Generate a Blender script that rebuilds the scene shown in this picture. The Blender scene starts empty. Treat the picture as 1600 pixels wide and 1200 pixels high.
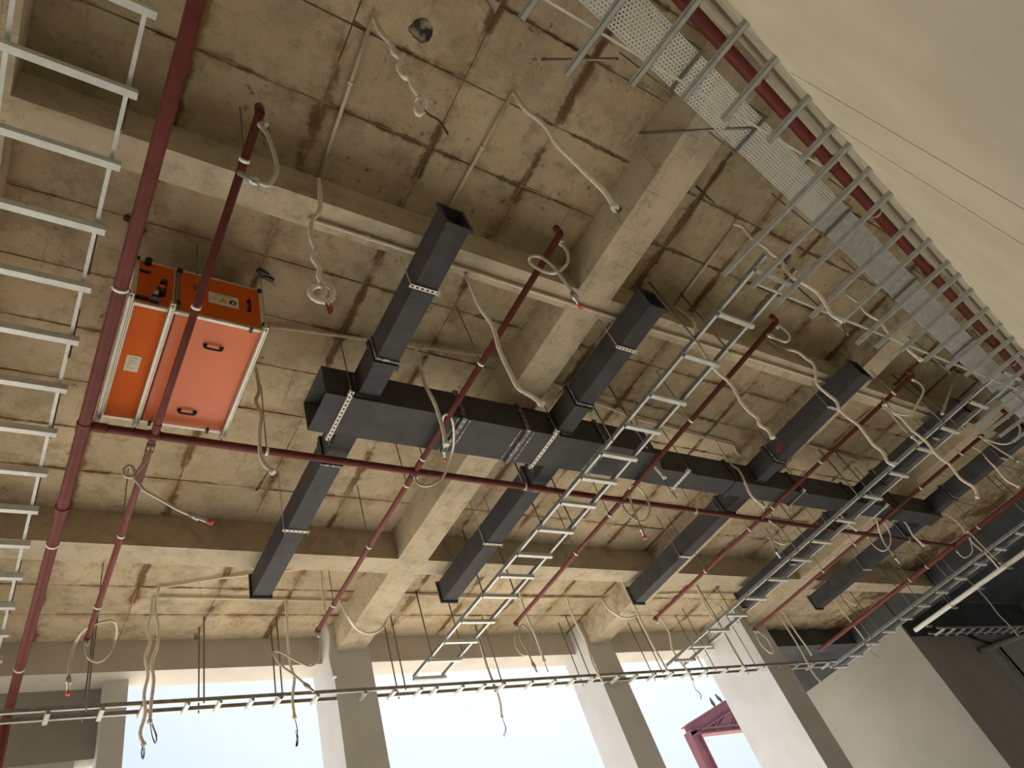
import bpy, math, random
from mathutils import Vector, Matrix

random.seed(7)
scene = bpy.context.scene
col = scene.collection
EYE = 1.6          # height of the viewer's eye above the hall floor; all z below are measured from it

# ---------------------------------------------------------------- camera
cam_d = bpy.data.cameras.new('camera')
cam = bpy.data.objects.new('camera', cam_d)
col.objects.link(cam)
cam_d.sensor_width = 36.0
cam_d.lens = 24.04
cam_d.clip_end = 500
right = Vector((0.81782098, -0.48615909, -0.30792561))
down = Vector((0.18585164, 0.72953792, -0.65820482))
fwd = Vector((0.54463567, 0.48106523, 0.68698489))
m = Matrix((right, -down, -fwd)).transposed().to_4x4()
m.translation = Vector((0, 0, EYE))
cam.matrix_world = m
scene.camera = cam

# ---------------------------------------------------------------- sky, sun, exposure
scene.view_settings.view_transform = 'Standard'
scene.view_settings.look = 'None'
scene.view_settings.gamma = 1.0
scene.view_settings.use_curve_mapping = False
scene.view_settings.exposure = 0.12
SUN_DIR = Vector((0.50, 0.45, 0.74)).normalized()      # towards the sun
world = bpy.data.worlds.new('hazy_sky')
scene.world = world
world.use_nodes = True
wn, wl = world.node_tree.nodes, world.node_tree.links
wn.clear()
wo = wn.new('ShaderNodeOutputWorld')
wb = wn.new('ShaderNodeBackground')
tc = wn.new('ShaderNodeTexCoord')
dp = wn.new('ShaderNodeVectorMath'); dp.operation = 'DOT_PRODUCT'
dp.inputs[1].default_value = SUN_DIR
rp = wn.new('ShaderNodeValToRGB')                       # haze brightens towards the sun all round
rp.color_ramp.elements[0].position = 0.62
rp.color_ramp.elements[0].color = (0.47, 0.60, 0.86, 1)
rp.color_ramp.elements[1].position = 0.88
rp.color_ramp.elements[1].color = (0.92, 1.0, 1.03, 1)
wl.new(tc.outputs['Generated'], dp.inputs[0])
wl.new(dp.outputs['Value'], rp.inputs['Fac'])
wl.new(rp.outputs['Color'], wb.inputs['Color'])
wl.new(wb.outputs['Background'], wo.inputs['Surface'])
wb.inputs['Strength'].default_value = 1.0
sun_d = bpy.data.lights.new('sun', 'SUN')
sun_d.energy = 22.0
sun_d.angle = 0.02
sun_d.color = (1.0, 0.96, 0.90)
sun = bpy.data.objects.new('sun', sun_d)
col.objects.link(sun)
sun.rotation_euler = SUN_DIR.to_track_quat('Z', 'Y').to_euler()
sun.location = (20, 40, 60)

CABLES = [
 ('c','beige flexible conduit with a coiled end below the round hole in the slab',None,
  [(1.397,0.943,5.47),(1.394,0.949,5.176),(1.405,0.932,4.86),(1.397,0.944,4.727),(1.407,0.929,4.571),(1.386,0.959,4.474),(1.387,0.958,4.3),(1.4,0.939,4.242),(1.395,0.946,4.115),(1.399,0.94,3.97),(1.405,0.932,3.887),(1.393,0.949,3.792),(1.368,0.983,3.755),(1.369,0.982,3.828),(1.391,0.952,3.893)],
  [(1.392,0.95,3.87),(1.392,0.951,3.703),(1.41,0.924,3.567),(1.413,0.919,3.375)]),
 ('c','beige flexible conduit knotted into a ring above the orange unit','redwire',
  [(1.407,2.183,5.3),(1.371,2.205,4.838),(1.302,2.244,4.665),(1.277,2.257,4.442),(1.288,2.251,4.267),(1.263,2.263,4.164),(1.288,2.251,4.038),(1.274,2.258,3.933),(1.291,2.25,3.846),(1.326,2.232,3.8),(1.336,2.226,3.738),(1.318,2.236,3.665),(1.274,2.258,3.649),(1.228,2.28,3.686),(1.207,2.289,3.76),(1.23,2.279,3.815),(1.271,2.26,3.829),(1.291,2.25,3.78),(1.268,2.261,3.692)],
  [(1.277,2.257,3.82),(1.28,2.255,3.704),(1.29,2.25,3.597),(1.293,2.249,3.535),(1.312,2.239,3.577),(1.301,2.245,3.635)]),
 ('c','long beige flexible conduit beside the first black branch duct','redwire',
  [(2.894,2.43,5.47),(2.863,2.465,5.258),(2.857,2.472,4.892),(2.852,2.478,4.554),(2.87,2.457,4.26),(2.849,2.481,3.983),(2.847,2.483,3.691),(2.852,2.477,3.507),(2.894,2.429,3.373),(2.916,2.403,3.281)],
  [(2.858,2.471,3.502),(2.857,2.472,3.438),(2.849,2.481,3.374),(2.827,2.505,3.338),(2.83,2.502,3.413)]),
 ('c','beige flexible conduit trailing from the slab toward the concrete cross beam',None,
  [(2.648,0.957,5.47),(2.642,0.972,5.153),(2.653,0.941,4.774),(2.647,0.96,4.459),(2.651,0.948,4.17),(2.655,0.937,3.903),(2.659,0.926,3.657),(2.654,0.94,3.48)],
  [(2.652,0.945,3.47),(2.654,0.94,3.422),(2.664,0.91,3.442)]),
 ('h','braided hose curling at the top end of the red pipe over the orange unit',None,
  [(0.749,1.671,4.6),(0.789,1.652,4.366),(0.807,1.643,4.043),(0.8,1.647,3.876),(0.755,1.669,3.741),(0.71,1.688,3.767),(0.683,1.698,3.797)],
  None),
 ('h','looped braided hose with red cap touching the rear cross beam','cap',
  [(3.231,1.694,4.6),(3.232,1.692,4.444),(3.211,1.731,4.326),(3.17,1.801,4.295),(3.132,1.861,4.316),(3.091,1.919,4.44),(3.07,1.947,4.59),(3.056,1.906,4.6),(3.124,1.873,4.586),(3.148,1.836,4.433),(3.156,1.824,4.245),(3.16,1.817,4.054),(3.159,1.819,3.941)],
  None),
 ('h','braided hose with small loop and orange cap below the orange unit','cap',
  [(0.753,4.667,4.6),(0.741,4.669,4.473),(0.692,4.676,4.342),(0.639,4.683,4.235),(0.585,4.688,4.245),(0.575,4.689,4.313),(0.614,4.685,4.351),(0.648,4.682,4.304),(0.659,4.68,4.215),(0.698,4.675,4.148),(0.737,4.669,4.088),(0.844,4.651,4.0),(0.981,4.619,3.878),(1.092,4.586,3.799)],
  None),
 ('c','beige flexible conduit hanging beside the right edge of the orange unit',None,
  [(1.571,4.337,5.47),(1.584,4.333,5.157),(1.55,4.345,5.009),(1.588,4.331,4.805),(1.565,4.34,4.65),(1.552,4.344,4.39),(1.573,4.337,4.221),(1.626,4.317,4.123)],
  [(1.607,4.324,4.134),(1.564,4.34,4.048),(1.527,4.353,3.956),(1.502,4.361,3.932),(1.544,4.347,4.023)]),
 ('c','short beige flexible conduit dropping over the wide black main duct',None,
  [(3.012,3.671,5.47),(2.997,3.684,5.076),(2.994,3.687,4.883),(3.016,3.668,4.618),(3.012,3.672,4.288),(3.002,3.68,4.112)],
  None),
 ('h','looped braided hose with red cap at the crossing of pipes under the main duct','cap',
  [(3.239,4.627,4.6),(3.239,4.628,4.503),(3.276,4.601,4.433),(3.359,4.539,4.408),(3.468,4.449,4.476),(3.485,4.217,4.6),(3.366,3.956,4.6),(3.261,3.796,4.6),(3.177,3.744,4.6),(3.17,3.817,4.6),(3.28,4.021,4.6),(3.395,4.234,4.6)],
  None),
 ('c','beige flexible conduit hanging through the first ladder tray',None,
  [(6.315,3.849,5.47),(6.289,3.89,5.181),(6.262,3.932,4.895),(6.246,3.958,4.619),(6.26,3.935,4.412)],
  [(6.26,3.935,4.412),(6.252,3.948,4.248),(6.263,3.931,4.075)]),
 ('h','double looped hose with red cap under the first ladder tray','cap',
  [(6.215,4.651,4.6),(6.213,4.654,4.476),(6.239,4.619,4.318),(6.289,4.55,4.217),(6.348,4.463,4.264),(6.382,4.41,4.368),(6.39,4.397,4.546),(6.237,4.335,4.6),(6.138,4.351,4.6),(6.259,4.518,4.6),(6.268,4.579,4.421),(6.258,4.593,4.238),(6.252,4.601,4.145)],
  None),
 ('c','beige flexible conduit with bare red wires ending above the third branch duct','redwire',
  [(5.721,2.253,5.47),(5.736,2.213,5.235),(5.736,2.212,5.088),(5.706,2.291,4.904),(5.695,2.315,4.76),(5.688,2.332,4.429),(5.701,2.301,4.16),(5.69,2.328,3.931),(5.69,2.327,3.789),(5.699,2.307,3.65),(5.69,2.329,3.58),(5.701,2.301,3.493),(5.7,2.305,3.409)],
  [(5.7,2.304,3.4),(5.709,2.282,3.329),(5.679,2.353,3.247),(5.708,2.285,3.272),(5.706,2.289,3.318)]),
 ('c','straight beige flexible conduit crossing under the narrowed main duct',None,
  [(8.108,4.01,5.47),(8.099,4.028,5.024),(8.119,3.988,4.856),(8.106,4.014,4.626),(8.094,4.039,4.437),(8.115,3.996,4.212)],
  [(8.115,3.996,4.212),(8.11,4.005,4.12),(8.079,4.067,4.135)]),
 ('c','beige flexible conduit passing beside the square hole in the slab',None,
  [(5.66,1.126,5.47),(5.667,1.089,5.357),(5.664,1.107,5.144),(5.668,1.083,4.916),(5.668,1.086,4.821),(5.669,1.077,4.664),(5.664,1.105,4.55),(5.662,1.116,4.427),(5.668,1.082,4.236),(5.671,1.067,4.087),(5.667,1.091,3.93),(5.661,1.121,3.797),(5.666,1.098,3.69)],
  [(5.666,1.098,3.69),(5.659,1.133,3.618),(5.651,1.172,3.523)]),
 ('c','beige flexible conduit snaking behind the long cantilever struts',None,
  [(8.069,1.293,5.47),(8.071,1.277,5.264),(8.067,1.303,5.05),(8.072,1.273,4.852),(8.066,1.308,4.638),(8.069,1.289,4.442),(8.068,1.301,4.321),(8.068,1.296,4.15)],
  None),
 ('h','small hose loop at the top end of the red pipe beside the first ladder tray',None,
  [(6.222,1.687,4.6),(6.227,1.668,4.497),(6.225,1.675,4.383),(6.209,1.731,4.348),(6.195,1.782,4.449),(6.186,1.811,4.549)],
  None),
 ('c','longest beige wavy conduit hanging past the third branch duct',None,
  [(7.479,2.252,5.47),(7.488,2.22,5.3),(7.509,2.148,5.166),(7.525,2.087,5.047),(7.529,2.069,4.9),(7.533,2.052,4.794),(7.526,2.08,4.703),(7.501,2.177,4.531),(7.502,2.172,4.353),(7.507,2.153,4.199),(7.497,2.189,4.091),(7.5,2.18,3.953),(7.506,2.156,3.795),(7.502,2.17,3.635),(7.5,2.18,3.515),(7.505,2.163,3.383),(7.495,2.195,3.269),(7.502,2.171,3.22)],
  None),
 ('c','long beige wavy conduit crossing the second ladder tray',None,
  [(9.801,2.331,5.0),(9.796,2.356,4.794),(9.805,2.315,4.623),(9.802,2.328,4.379),(9.807,2.306,4.136),(9.802,2.329,3.895),(9.808,2.303,3.698),(9.802,2.331,3.498),(9.81,2.294,3.305),(9.8,2.337,3.202)],
  [(9.8,2.337,3.202),(9.806,2.311,3.098),(9.812,2.286,3.006)]),
 ('h','thin straight hose with yellow tip beside the second ladder tray','yellow',
  [(9.105,2.184,4.6),(9.1,2.206,4.361),(9.096,2.222,4.148),(9.097,2.216,4.014)],
  None),
 ('h','round hose loop at the top end of the fourth parallel red pipe',None,
  [(9.169,1.722,4.6),(9.174,1.699,4.511),(9.174,1.696,4.445),(9.167,1.736,4.362),(9.14,1.865,4.297),(9.113,1.983,4.243),(9.091,2.067,4.241),(9.072,2.136,4.344),(9.066,2.157,4.45),(9.069,2.146,4.539)],
  None),
 ('c','beige wavy conduit at the far right before the last branch duct',None,
  [(13.664,2.688,5.47),(13.658,2.719,5.206),(13.667,2.674,5.006),(13.663,2.695,4.793),(13.662,2.701,4.616),(13.656,2.73,4.375),(13.666,2.681,4.189)],
  None),
 ('h','round hose loop at the right edge by the last branch duct',None,
  [(12.045,2.202,4.6),(12.056,2.14,4.416),(12.071,2.046,4.273),(12.093,1.898,4.231),(12.11,1.757,4.302),(12.116,1.699,4.413)],
  None),
 ('h','straight hose with red tip at the right edge by the last branch duct','cap',
  [(12.259,2.231,4.6),(12.264,2.201,4.389),(12.27,2.166,4.192),(12.275,2.136,4.043)],
  None),
 ('c','beige conduit hanging between the third and fourth branch ducts',None,
  [(11.165,4.39,5.47),(11.162,4.397,5.155),(11.152,4.422,4.893),(11.148,4.434,4.59),(11.163,4.395,4.402)],
  None),
 ('c','beige conduit hanging between the fourth and fifth branch ducts',None,
  [(13.526,4.469,5.47),(13.507,4.526,5.088),(13.521,4.486,4.829),(13.505,4.532,4.566),(13.513,4.51,4.348)],
  None),
 ('c','beige conduit dropping in front of the far right cable tray',None,
  [(16.312,4.611,5.47),(16.325,4.565,5.104),(16.315,4.603,4.88),(16.309,4.622,4.646),(16.319,4.587,4.347),(16.317,4.595,4.04)],
  None),
 ('h','hose loop hanging from the far right red pipe',None,
  [(15.833,4.841,4.6),(15.832,4.844,4.475),(15.849,4.79,4.405),(15.893,4.638,4.437),(15.86,4.498,4.6),(15.275,4.249,4.6),(15.949,4.425,4.425),(15.953,4.406,4.008)],
  None),
 ('h','hose loop under the crossing of pipes near the last branch duct',None,
  [(12.199,4.712,4.6),(12.192,4.73,4.406),(12.215,4.671,4.242),(12.269,4.522,4.269),(12.309,4.406,4.442),(12.181,4.322,4.6),(12.019,4.341,4.6),(12.253,4.568,4.384),(12.246,4.588,4.037)],
  None),
 ('h','hose loop under the crossing of pipes near the third branch duct',None,
  [(9.256,4.628,4.6),(9.282,4.574,4.402),(9.29,4.559,4.214),(9.256,4.628,4.147),(9.213,4.711,4.253),(9.209,4.719,4.425),(9.192,4.751,4.353),(9.18,4.773,4.112)],
  None),
 ('h','big braided hose loop at the lower end of the red pipe at far left','cap',
  [(0.774,7.664,4.6),(0.771,7.664,4.461),(0.815,7.659,4.363),(0.903,7.648,4.325),(0.983,7.637,4.402),(1.029,7.629,4.559),(1.004,7.448,4.6),(0.94,7.326,4.6),(0.804,7.385,4.6),(0.711,7.528,4.6),(0.665,7.673,4.542),(0.643,7.675,4.343),(0.655,7.674,4.142)],
  None),
 ('c','wavy beige conduit hanging in front of the leftmost window, left of its twin',None,
  [(1.462,8.177,5.47),(1.461,8.178,5.203),(1.436,8.182,5.034),(1.465,8.177,4.838),(1.429,8.183,4.666),(1.466,8.177,4.442),(1.44,8.181,4.221),(1.463,8.177,4.0),(1.426,8.184,3.799),(1.463,8.177,3.678)],
  [(1.463,8.177,3.678),(1.45,8.18,3.594),(1.471,8.176,3.519),(1.479,8.174,3.589),(1.463,8.177,3.664)]),
 ('c','wavy beige conduit hanging in front of the leftmost window, right of its twin',None,
  [(1.492,7.946,5.47),(1.457,7.953,5.163),(1.5,7.945,4.928),(1.504,7.944,4.683),(1.457,7.953,4.455),(1.485,7.948,4.262),(1.473,7.95,3.99),(1.47,7.95,3.804)],
  [(1.47,7.95,3.804),(1.501,7.945,3.644),(1.534,7.938,3.566),(1.542,7.937,3.636),(1.495,7.946,3.779)]),
 ('c','single beige conduit hanging in the middle of the leftmost window',None,
  [(3.117,8.175,5.47),(3.102,8.181,4.85),(3.105,8.18,4.493),(3.134,8.169,4.314),(3.094,8.184,4.077),(3.096,8.183,3.838)],
  [(3.096,8.183,3.838),(3.116,8.176,3.663),(3.089,8.186,3.492),(3.112,8.177,3.53),(3.111,8.178,3.68)]),
 ('c','beige conduit hanging down the edge of the first window column',None,
  [(3.378,7.499,5.47),(3.356,7.509,5.177),(3.355,7.509,4.891),(3.352,7.51,4.663),(3.375,7.5,4.479),(3.343,7.515,4.19),(3.36,7.507,3.98)],
  None),
 ('c','slack beige conduit draped in a curve across the first concrete beam',None,
  [(3.889,8.157,5.45),(3.797,7.823,5.0),(3.985,8.023,4.93),(4.234,8.171,4.92),(4.466,8.176,5.0),(4.764,8.446,5.4)],
  None),
 ('h','bent braided hose at the lower end of the red pipe by the first window column',None,
  [(3.295,7.624,4.6),(3.287,7.628,4.384),(3.245,7.645,4.252),(3.156,7.681,4.201),(3.005,7.737,4.313),(2.893,7.774,4.422),(2.798,7.803,4.483),(2.767,7.811,4.447),(2.848,7.788,4.282),(2.976,7.747,4.131),(3.1,7.703,3.965)],
  None),
 ('c','beige conduit hanging into the second window opening',None,
  [(6.635,8.933,5.47),(6.61,8.951,4.897),(6.625,8.94,4.591),(6.644,8.926,4.211),(6.61,8.951,3.941)],
  [(6.61,8.951,3.941),(6.615,8.948,3.761),(6.558,8.989,3.669)]),
 ('c','thin beige conduit hanging above the right half of the second window',None,
  [(6.687,7.635,5.47),(6.664,7.654,4.9),(6.68,7.64,4.508),(6.677,7.643,4.125)],
  [(6.677,7.643,4.125),(6.673,7.646,3.946)]),
 ('h','small hose loops at the lower end of the third parallel red pipe',None,
  [(6.254,7.47,4.6),(6.175,7.535,4.351),(6.203,7.512,4.166),(6.283,7.446,4.125),(6.344,7.393,4.242),(6.371,7.369,4.432),(6.308,7.424,4.571),(6.246,7.477,4.417),(6.275,7.453,4.149),(6.288,7.442,3.946)],
  None),
 ('c','beige conduit hanging down the second window column',None,
  [(7.971,7.991,5.47),(7.953,8.009,5.192),(7.959,8.003,4.919),(7.977,7.985,4.613),(7.952,8.01,4.199),(7.982,7.98,3.91)],
  None),
 ('c','slack beige conduit draped across the second concrete beam',None,
  [(8.774,7.998,5.45),(8.469,7.649,5.0),(8.829,7.802,4.95),(9.132,7.87,4.98),(9.335,7.887,5.03)],
  None),
 ('c','beige conduit hanging past the lower end of the third branch duct',None,
  [(8.858,7.455,5.47),(8.864,7.448,4.961),(8.858,7.456,4.513),(8.86,7.453,4.161),(8.877,7.432,3.758)],
  None),
 ('c','beige conduit hanging past the lower end of the fourth branch duct',None,
  [(10.847,7.48,5.47),(10.826,7.511,4.888),(10.852,7.473,4.504),(10.846,7.481,4.151),(10.851,7.475,3.778)],
  None),
 ('c','beige conduit with bent dark tail in the third window opening',None,
  [(10.573,8.419,5.47),(10.591,8.397,5.008),(10.534,8.468,4.649),(10.576,8.416,4.195),(10.581,8.409,4.042)],
  [(10.581,8.409,4.042),(10.564,8.431,3.871),(10.589,8.399,3.781),(10.573,8.42,3.685)]),
 ('c','long pale wavy conduit left of the fifth branch duct end, the lower hanging one',None,
  [(13.705,7.948,5.47),(13.701,7.955,4.971),(13.697,7.96,4.406),(13.684,7.984,4.077),(13.673,8.001,3.767),(13.689,7.974,3.602)],
  None),
 ('c','pale wavy conduit left of the fifth branch duct end, the shorter one',None,
  [(13.636,7.78,5.47),(13.628,7.795,4.871),(13.632,7.788,4.45),(13.638,7.777,4.27),(13.635,7.782,4.089)],
  [(13.635,7.782,4.089),(13.633,7.787,3.91)]),
 ('c','pale conduit hanging right of the fifth branch duct end over the beige core wall',None,
  [(16.103,7.863,5.47),(16.11,7.848,4.948),(16.118,7.831,4.544),(16.114,7.84,4.2)],
  [(16.114,7.84,4.2),(16.105,7.859,4.086),(16.124,7.818,3.954)]),
 ('c','short pale conduit stub right of the fifth branch duct end',None,
  [(16.054,7.654,5.47),(16.089,7.58,5.231),(16.122,7.51,5.084)],
  [(16.122,7.51,5.084),(16.122,7.509,4.949),(16.128,7.496,4.857)]),
 ('h','narrow hose loop at the lower end of the fifth parallel red pipe',None,
  [(12.152,7.694,4.6),(12.13,7.728,4.332),(12.163,7.676,4.1),(12.203,7.612,4.088),(12.212,7.597,4.334),(12.173,7.66,4.551)],
  None),
 ('c','pale conduit hanging in the dark right corner beside the white pipe',None,
  [(20.786,6.679,5.47),(20.801,6.632,5.042),(20.801,6.631,4.658),(20.79,6.664,4.306),(20.797,6.644,3.985),(20.795,6.649,3.722)],
  None),
]
# ---------------------------------------------------------------- materials
def nd(t, typ, **kw):
    n = t.nodes.new(typ)
    for k, v in kw.items():
        setattr(n, k, v)
    return n

def mat(name, c1, c2=None, scale=4.0, rough=0.7, metal=0.0, bump=0.0, detail=4.0, spec=0.5, lo=0.35, hi=0.65, coat=0.0):
    m = bpy.data.materials.new(name)
    m.use_nodes = True
    t = m.node_tree
    b = t.nodes['Principled BSDF']
    b.inputs['Roughness'].default_value = rough
    b.inputs['Metallic'].default_value = metal
    b.inputs['Specular IOR Level'].default_value = spec
    if coat:
        b.inputs['Coat Weight'].default_value = coat
    if c2 is None:
        b.inputs['Base Color'].default_value = (*c1, 1)
        c2 = c1
    g = nd(t, 'ShaderNodeNewGeometry')
    n = nd(t, 'ShaderNodeTexNoise')
    n.inputs['Scale'].default_value = scale
    n.inputs['Detail'].default_value = detail
    n.inputs['Roughness'].default_value = 0.6
    t.links.new(g.outputs['Position'], n.inputs['Vector'])
    r = nd(t, 'ShaderNodeValToRGB')
    r.color_ramp.elements[0].position = lo
    r.color_ramp.elements[1].position = hi
    r.color_ramp.elements[0].color = (*c1, 1)
    r.color_ramp.elements[1].color = (*c2, 1)
    t.links.new(n.outputs['Fac'], r.inputs['Fac'])
    t.links.new(r.outputs['Color'], b.inputs['Base Color'])
    if bump:
        bp = nd(t, 'ShaderNodeBump')
        bp.inputs['Strength'].default_value = bump
        bp.inputs['Distance'].default_value = 0.02
        t.links.new(n.outputs['Fac'], bp.inputs['Height'])
        t.links.new(bp.outputs['Normal'], b.inputs['Normal'])
    return m

def mixrgb(t, fac, a, b, mode='MIX'):
    n = nd(t, 'ShaderNodeMix', data_type='RGBA', blend_type=mode)
    for sock, v in ((n.inputs[0], fac), (n.inputs[6], a), (n.inputs[7], b)):
        if hasattr(v, 'is_output'):
            t.links.new(v, sock)
        else:
            sock.default_value = v if not isinstance(v, tuple) else (*v, 1)
    return n.outputs[2]

def ramp(t, src, p0, p1):
    r = nd(t, 'ShaderNodeMapRange')
    r.inputs['From Min'].default_value = p0
    r.inputs['From Max'].default_value = p1
    t.links.new(src, r.inputs['Value'])
    return r.outputs['Result']

def noise(t, vec, scale, detail=5, rough=0.6, stretch=None):
    if stretch:
        mp = nd(t, 'ShaderNodeMapping')
        mp.inputs['Scale'].default_value = stretch
        t.links.new(vec, mp.inputs['Vector'])
        vec = mp.outputs['Vector']
    n = nd(t, 'ShaderNodeTexNoise')
    n.inputs['Scale'].default_value = scale
    n.inputs['Detail'].default_value = detail
    n.inputs['Roughness'].default_value = rough
    t.links.new(vec, n.inputs['Vector'])
    return n.outputs['Fac']

def mth(t, op, a, b=None):
    n = nd(t, 'ShaderNodeMath', operation=op)
    for s, v in ((n.inputs[0], a), (n.inputs[1], b)):
        if v is None:
            continue
        if hasattr(v, 'is_output'):
            t.links.new(v, s)
        else:
            s.default_value = v
    return n.outputs[0]

def slab_material(name, base, light, edge=True, rusty=1.0, grid=False):
    """board-marked concrete with leached rust, mottling and pitting"""
    m = bpy.data.materials.new(name)
    m.use_nodes = True
    t = m.node_tree
    b = t.nodes['Principled BSDF']
    b.inputs['Roughness'].default_value = 0.9
    b.inputs['Specular IOR Level'].default_value = 0.2
    pos = nd(t, 'ShaderNodeNewGeometry').outputs['Position']
    n1 = noise(t, pos, 0.9, 6, 0.65)
    n2 = noise(t, pos, 5.0, 6, 0.7)
    n3 = noise(t, pos, 38.0, 3, 0.6)
    c = mixrgb(t, ramp(t, n1, 0.35, 0.65), base, light)
    dark = tuple(v * 0.62 for v in base)
    c = mixrgb(t, mth(t, 'MULTIPLY', ramp(t, n2, 0.52, 0.70), 0.7), c, dark)
    n5 = noise(t, pos, 2.3, 7, 0.75)
    c = mixrgb(t, mth(t, 'MULTIPLY', ramp(t, n5, 0.50, 0.62), 0.45), c, (base[0]*0.62, base[1]*0.66, base[2]*0.72))
    pit = mth(t, 'MULTIPLY', ramp(t, n3, 0.62, 0.70), ramp(t, n2, 0.45, 0.6))
    c = mixrgb(t, mth(t, 'MULTIPLY', pit, 0.8), c, tuple(v * 0.42 for v in base))
    rust = (0.20, 0.105, 0.035)
    nr = noise(t, pos, 2.2, 5, 0.7)
    if edge:
        oi = nd(t, 'ShaderNodeObjectInfo').outputs['Random']
        c = mixrgb(t, mth(t, 'MULTIPLY', oi, 0.28), c, tuple(v * 0.7 for v in base))
        gen = nd(t, 'ShaderNodeTexCoord').outputs['Generated']
        sx = nd(t, 'ShaderNodeSeparateXYZ')
        t.links.new(gen, sx.inputs[0])
        ex = mth(t, 'ABSOLUTE', mth(t, 'SUBTRACT', sx.outputs[0], 0.5))
        ey = mth(t, 'ABSOLUTE', mth(t, 'SUBTRACT', sx.outputs[1], 0.5))
        wob = mth(t, 'MULTIPLY', mth(t, 'SUBTRACT', n2, 0.5), 0.16)
        eg = mth(t, 'ADD', mth(t, 'MAXIMUM', ex, mth(t, 'SUBTRACT', ey, 0.02)), wob)
        nl = noise(t, pos, 1.3, 4, 0.6)
        ef = mth(t, 'MULTIPLY', ramp(t, eg, 0.44, 0.475), ramp(t, nl, 0.46, 0.52))
        c = mixrgb(t, mth(t, 'MULTIPLY', ef, 0.9 * rusty), c, (0.115, 0.063, 0.024))
        eh = mth(t, 'MULTIPLY', ramp(t, eg, 0.34, 0.48), ramp(t, nr, 0.46, 0.58))
        c = mixrgb(t, mth(t, 'MULTIPLY', eh, 0.6 * rusty), c, rust)
        sp = mth(t, 'MULTIPLY', ramp(t, noise(t, pos, 11.0, 4, 0.7), 0.60, 0.68), ramp(t, noise(t, pos, 1.7, 3, 0.5), 0.48, 0.58))
        c = mixrgb(t, mth(t, 'MULTIPLY', sp, 0.75 * rusty), c, (0.10, 0.062, 0.03))
        # faint runs of rust leaving the joints
        ns = noise(t, pos, 2.6, 5, 0.7, (3.0, 0.5, 1.0))
        c = mixrgb(t, mth(t, 'MULTIPLY', ramp(t, ns, 0.62, 0.74), 0.5 * rusty), c, rust)
    else:
        ns = noise(t, pos, 2.0, 5, 0.7)
        c = mixrgb(t, mth(t, 'MULTIPLY', ramp(t, ns, 0.60, 0.75), 0.4 * rusty), c, rust)
    if grid:
        br = nd(t, 'ShaderNodeTexBrick')
        br.inputs['Scale'].default_value = 1.0
        br.inputs['Brick Width'].default_value = 0.16
        br.inputs['Row Height'].default_value = 0.19
        br.inputs['Mortar Size'].default_value = 0.005
        br.inputs['Mortar Smooth'].default_value = 0.6
        br.offset = 0.0
        dv = nd(t, 'ShaderNodeVectorMath', operation='ADD')
        jn = nd(t, 'ShaderNodeTexNoise')
        jn.inputs['Scale'].default_value = 3.0
        t.links.new(pos, jn.inputs['Vector'])
        sc = nd(t, 'ShaderNodeVectorMath', operation='SCALE')
        sc.inputs['Scale'].default_value = 0.06
        t.links.new(jn.outputs['Color'], sc.inputs[0])
        t.links.new(pos, dv.inputs[0]); t.links.new(sc.outputs[0], dv.inputs[1])
        t.links.new(dv.outputs[0], br.inputs['Vector'])
        cr = mth(t, 'MULTIPLY', br.outputs['Fac'], ramp(t, n2, 0.40, 0.55))
        c = mixrgb(t, mth(t, 'MULTIPLY', cr, 0.5), c, tuple(v * 0.4 for v in base))
    t.links.new(c, b.inputs['Base Color'])
    bp = nd(t, 'ShaderNodeBump')
    bp.inputs['Strength'].default_value = 0.55
    bp.inputs['Distance'].default_value = 0.025
    t.links.new(mth(t, 'ADD', n2, mth(t, 'MULTIPLY', n3, 0.3)), bp.inputs['Height'])
    t.links.new(bp.outputs['Normal'], b.inputs['Normal'])
    return m

M = {}
M['slab'] = slab_material('slab_concrete', (0.42, 0.335, 0.21), (0.60, 0.495, 0.335))
M['joint'] = mat('joint_rust', (0.13, 0.085, 0.045), (0.42, 0.345, 0.24), 1.6, 0.95, lo=0.42, hi=0.56)
M['beam'] = slab_material('beam_concrete', (0.49, 0.41, 0.285), (0.59, 0.505, 0.36), edge=False, rusty=0.5)
M['beam_marked'] = slab_material('beam_concrete_marked', (0.50, 0.415, 0.285), (0.60, 0.51, 0.36), edge=False, rusty=0.3, grid=True)
M['plaster'] = mat('plaster', (0.53, 0.47, 0.34), (0.60, 0.535, 0.395), 1.3, 0.9, bump=0.25, spec=0.2)
M['plaster_edge'] = mat('plaster_edge', (0.52, 0.475, 0.415), (0.60, 0.55, 0.48), 1.4, 0.9, bump=0.2, spec=0.2)
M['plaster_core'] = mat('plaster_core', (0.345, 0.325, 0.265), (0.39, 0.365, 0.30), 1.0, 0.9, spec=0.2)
M['galv_strut'] = mat('galvanised_strut', (0.40, 0.41, 0.385), (0.50, 0.51, 0.48), 10, 0.5, 0.3)
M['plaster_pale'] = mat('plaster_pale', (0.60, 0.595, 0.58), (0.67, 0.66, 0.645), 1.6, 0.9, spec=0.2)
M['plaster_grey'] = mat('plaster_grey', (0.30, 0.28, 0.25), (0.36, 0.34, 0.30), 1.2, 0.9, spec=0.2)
M['far_shade'] = mat('fascia_shade_tone', (0.062, 0.066, 0.068), (0.088, 0.092, 0.092), 1.5, 0.85, spec=0.2)  # dark fascia tone; also puts far-end shade into slab and edge beam
M['corrugated'] = mat('corrugated_band', (0.40, 0.35, 0.25), (0.50, 0.44, 0.32), 2.0, 0.7)
M['line'] = mat('plaster_line', (0.22, 0.18, 0.11), None, 4, 0.9)
M['floor'] = mat('floor_screed', (0.33, 0.31, 0.275), (0.39, 0.37, 0.33), 0.8, 0.9)
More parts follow.
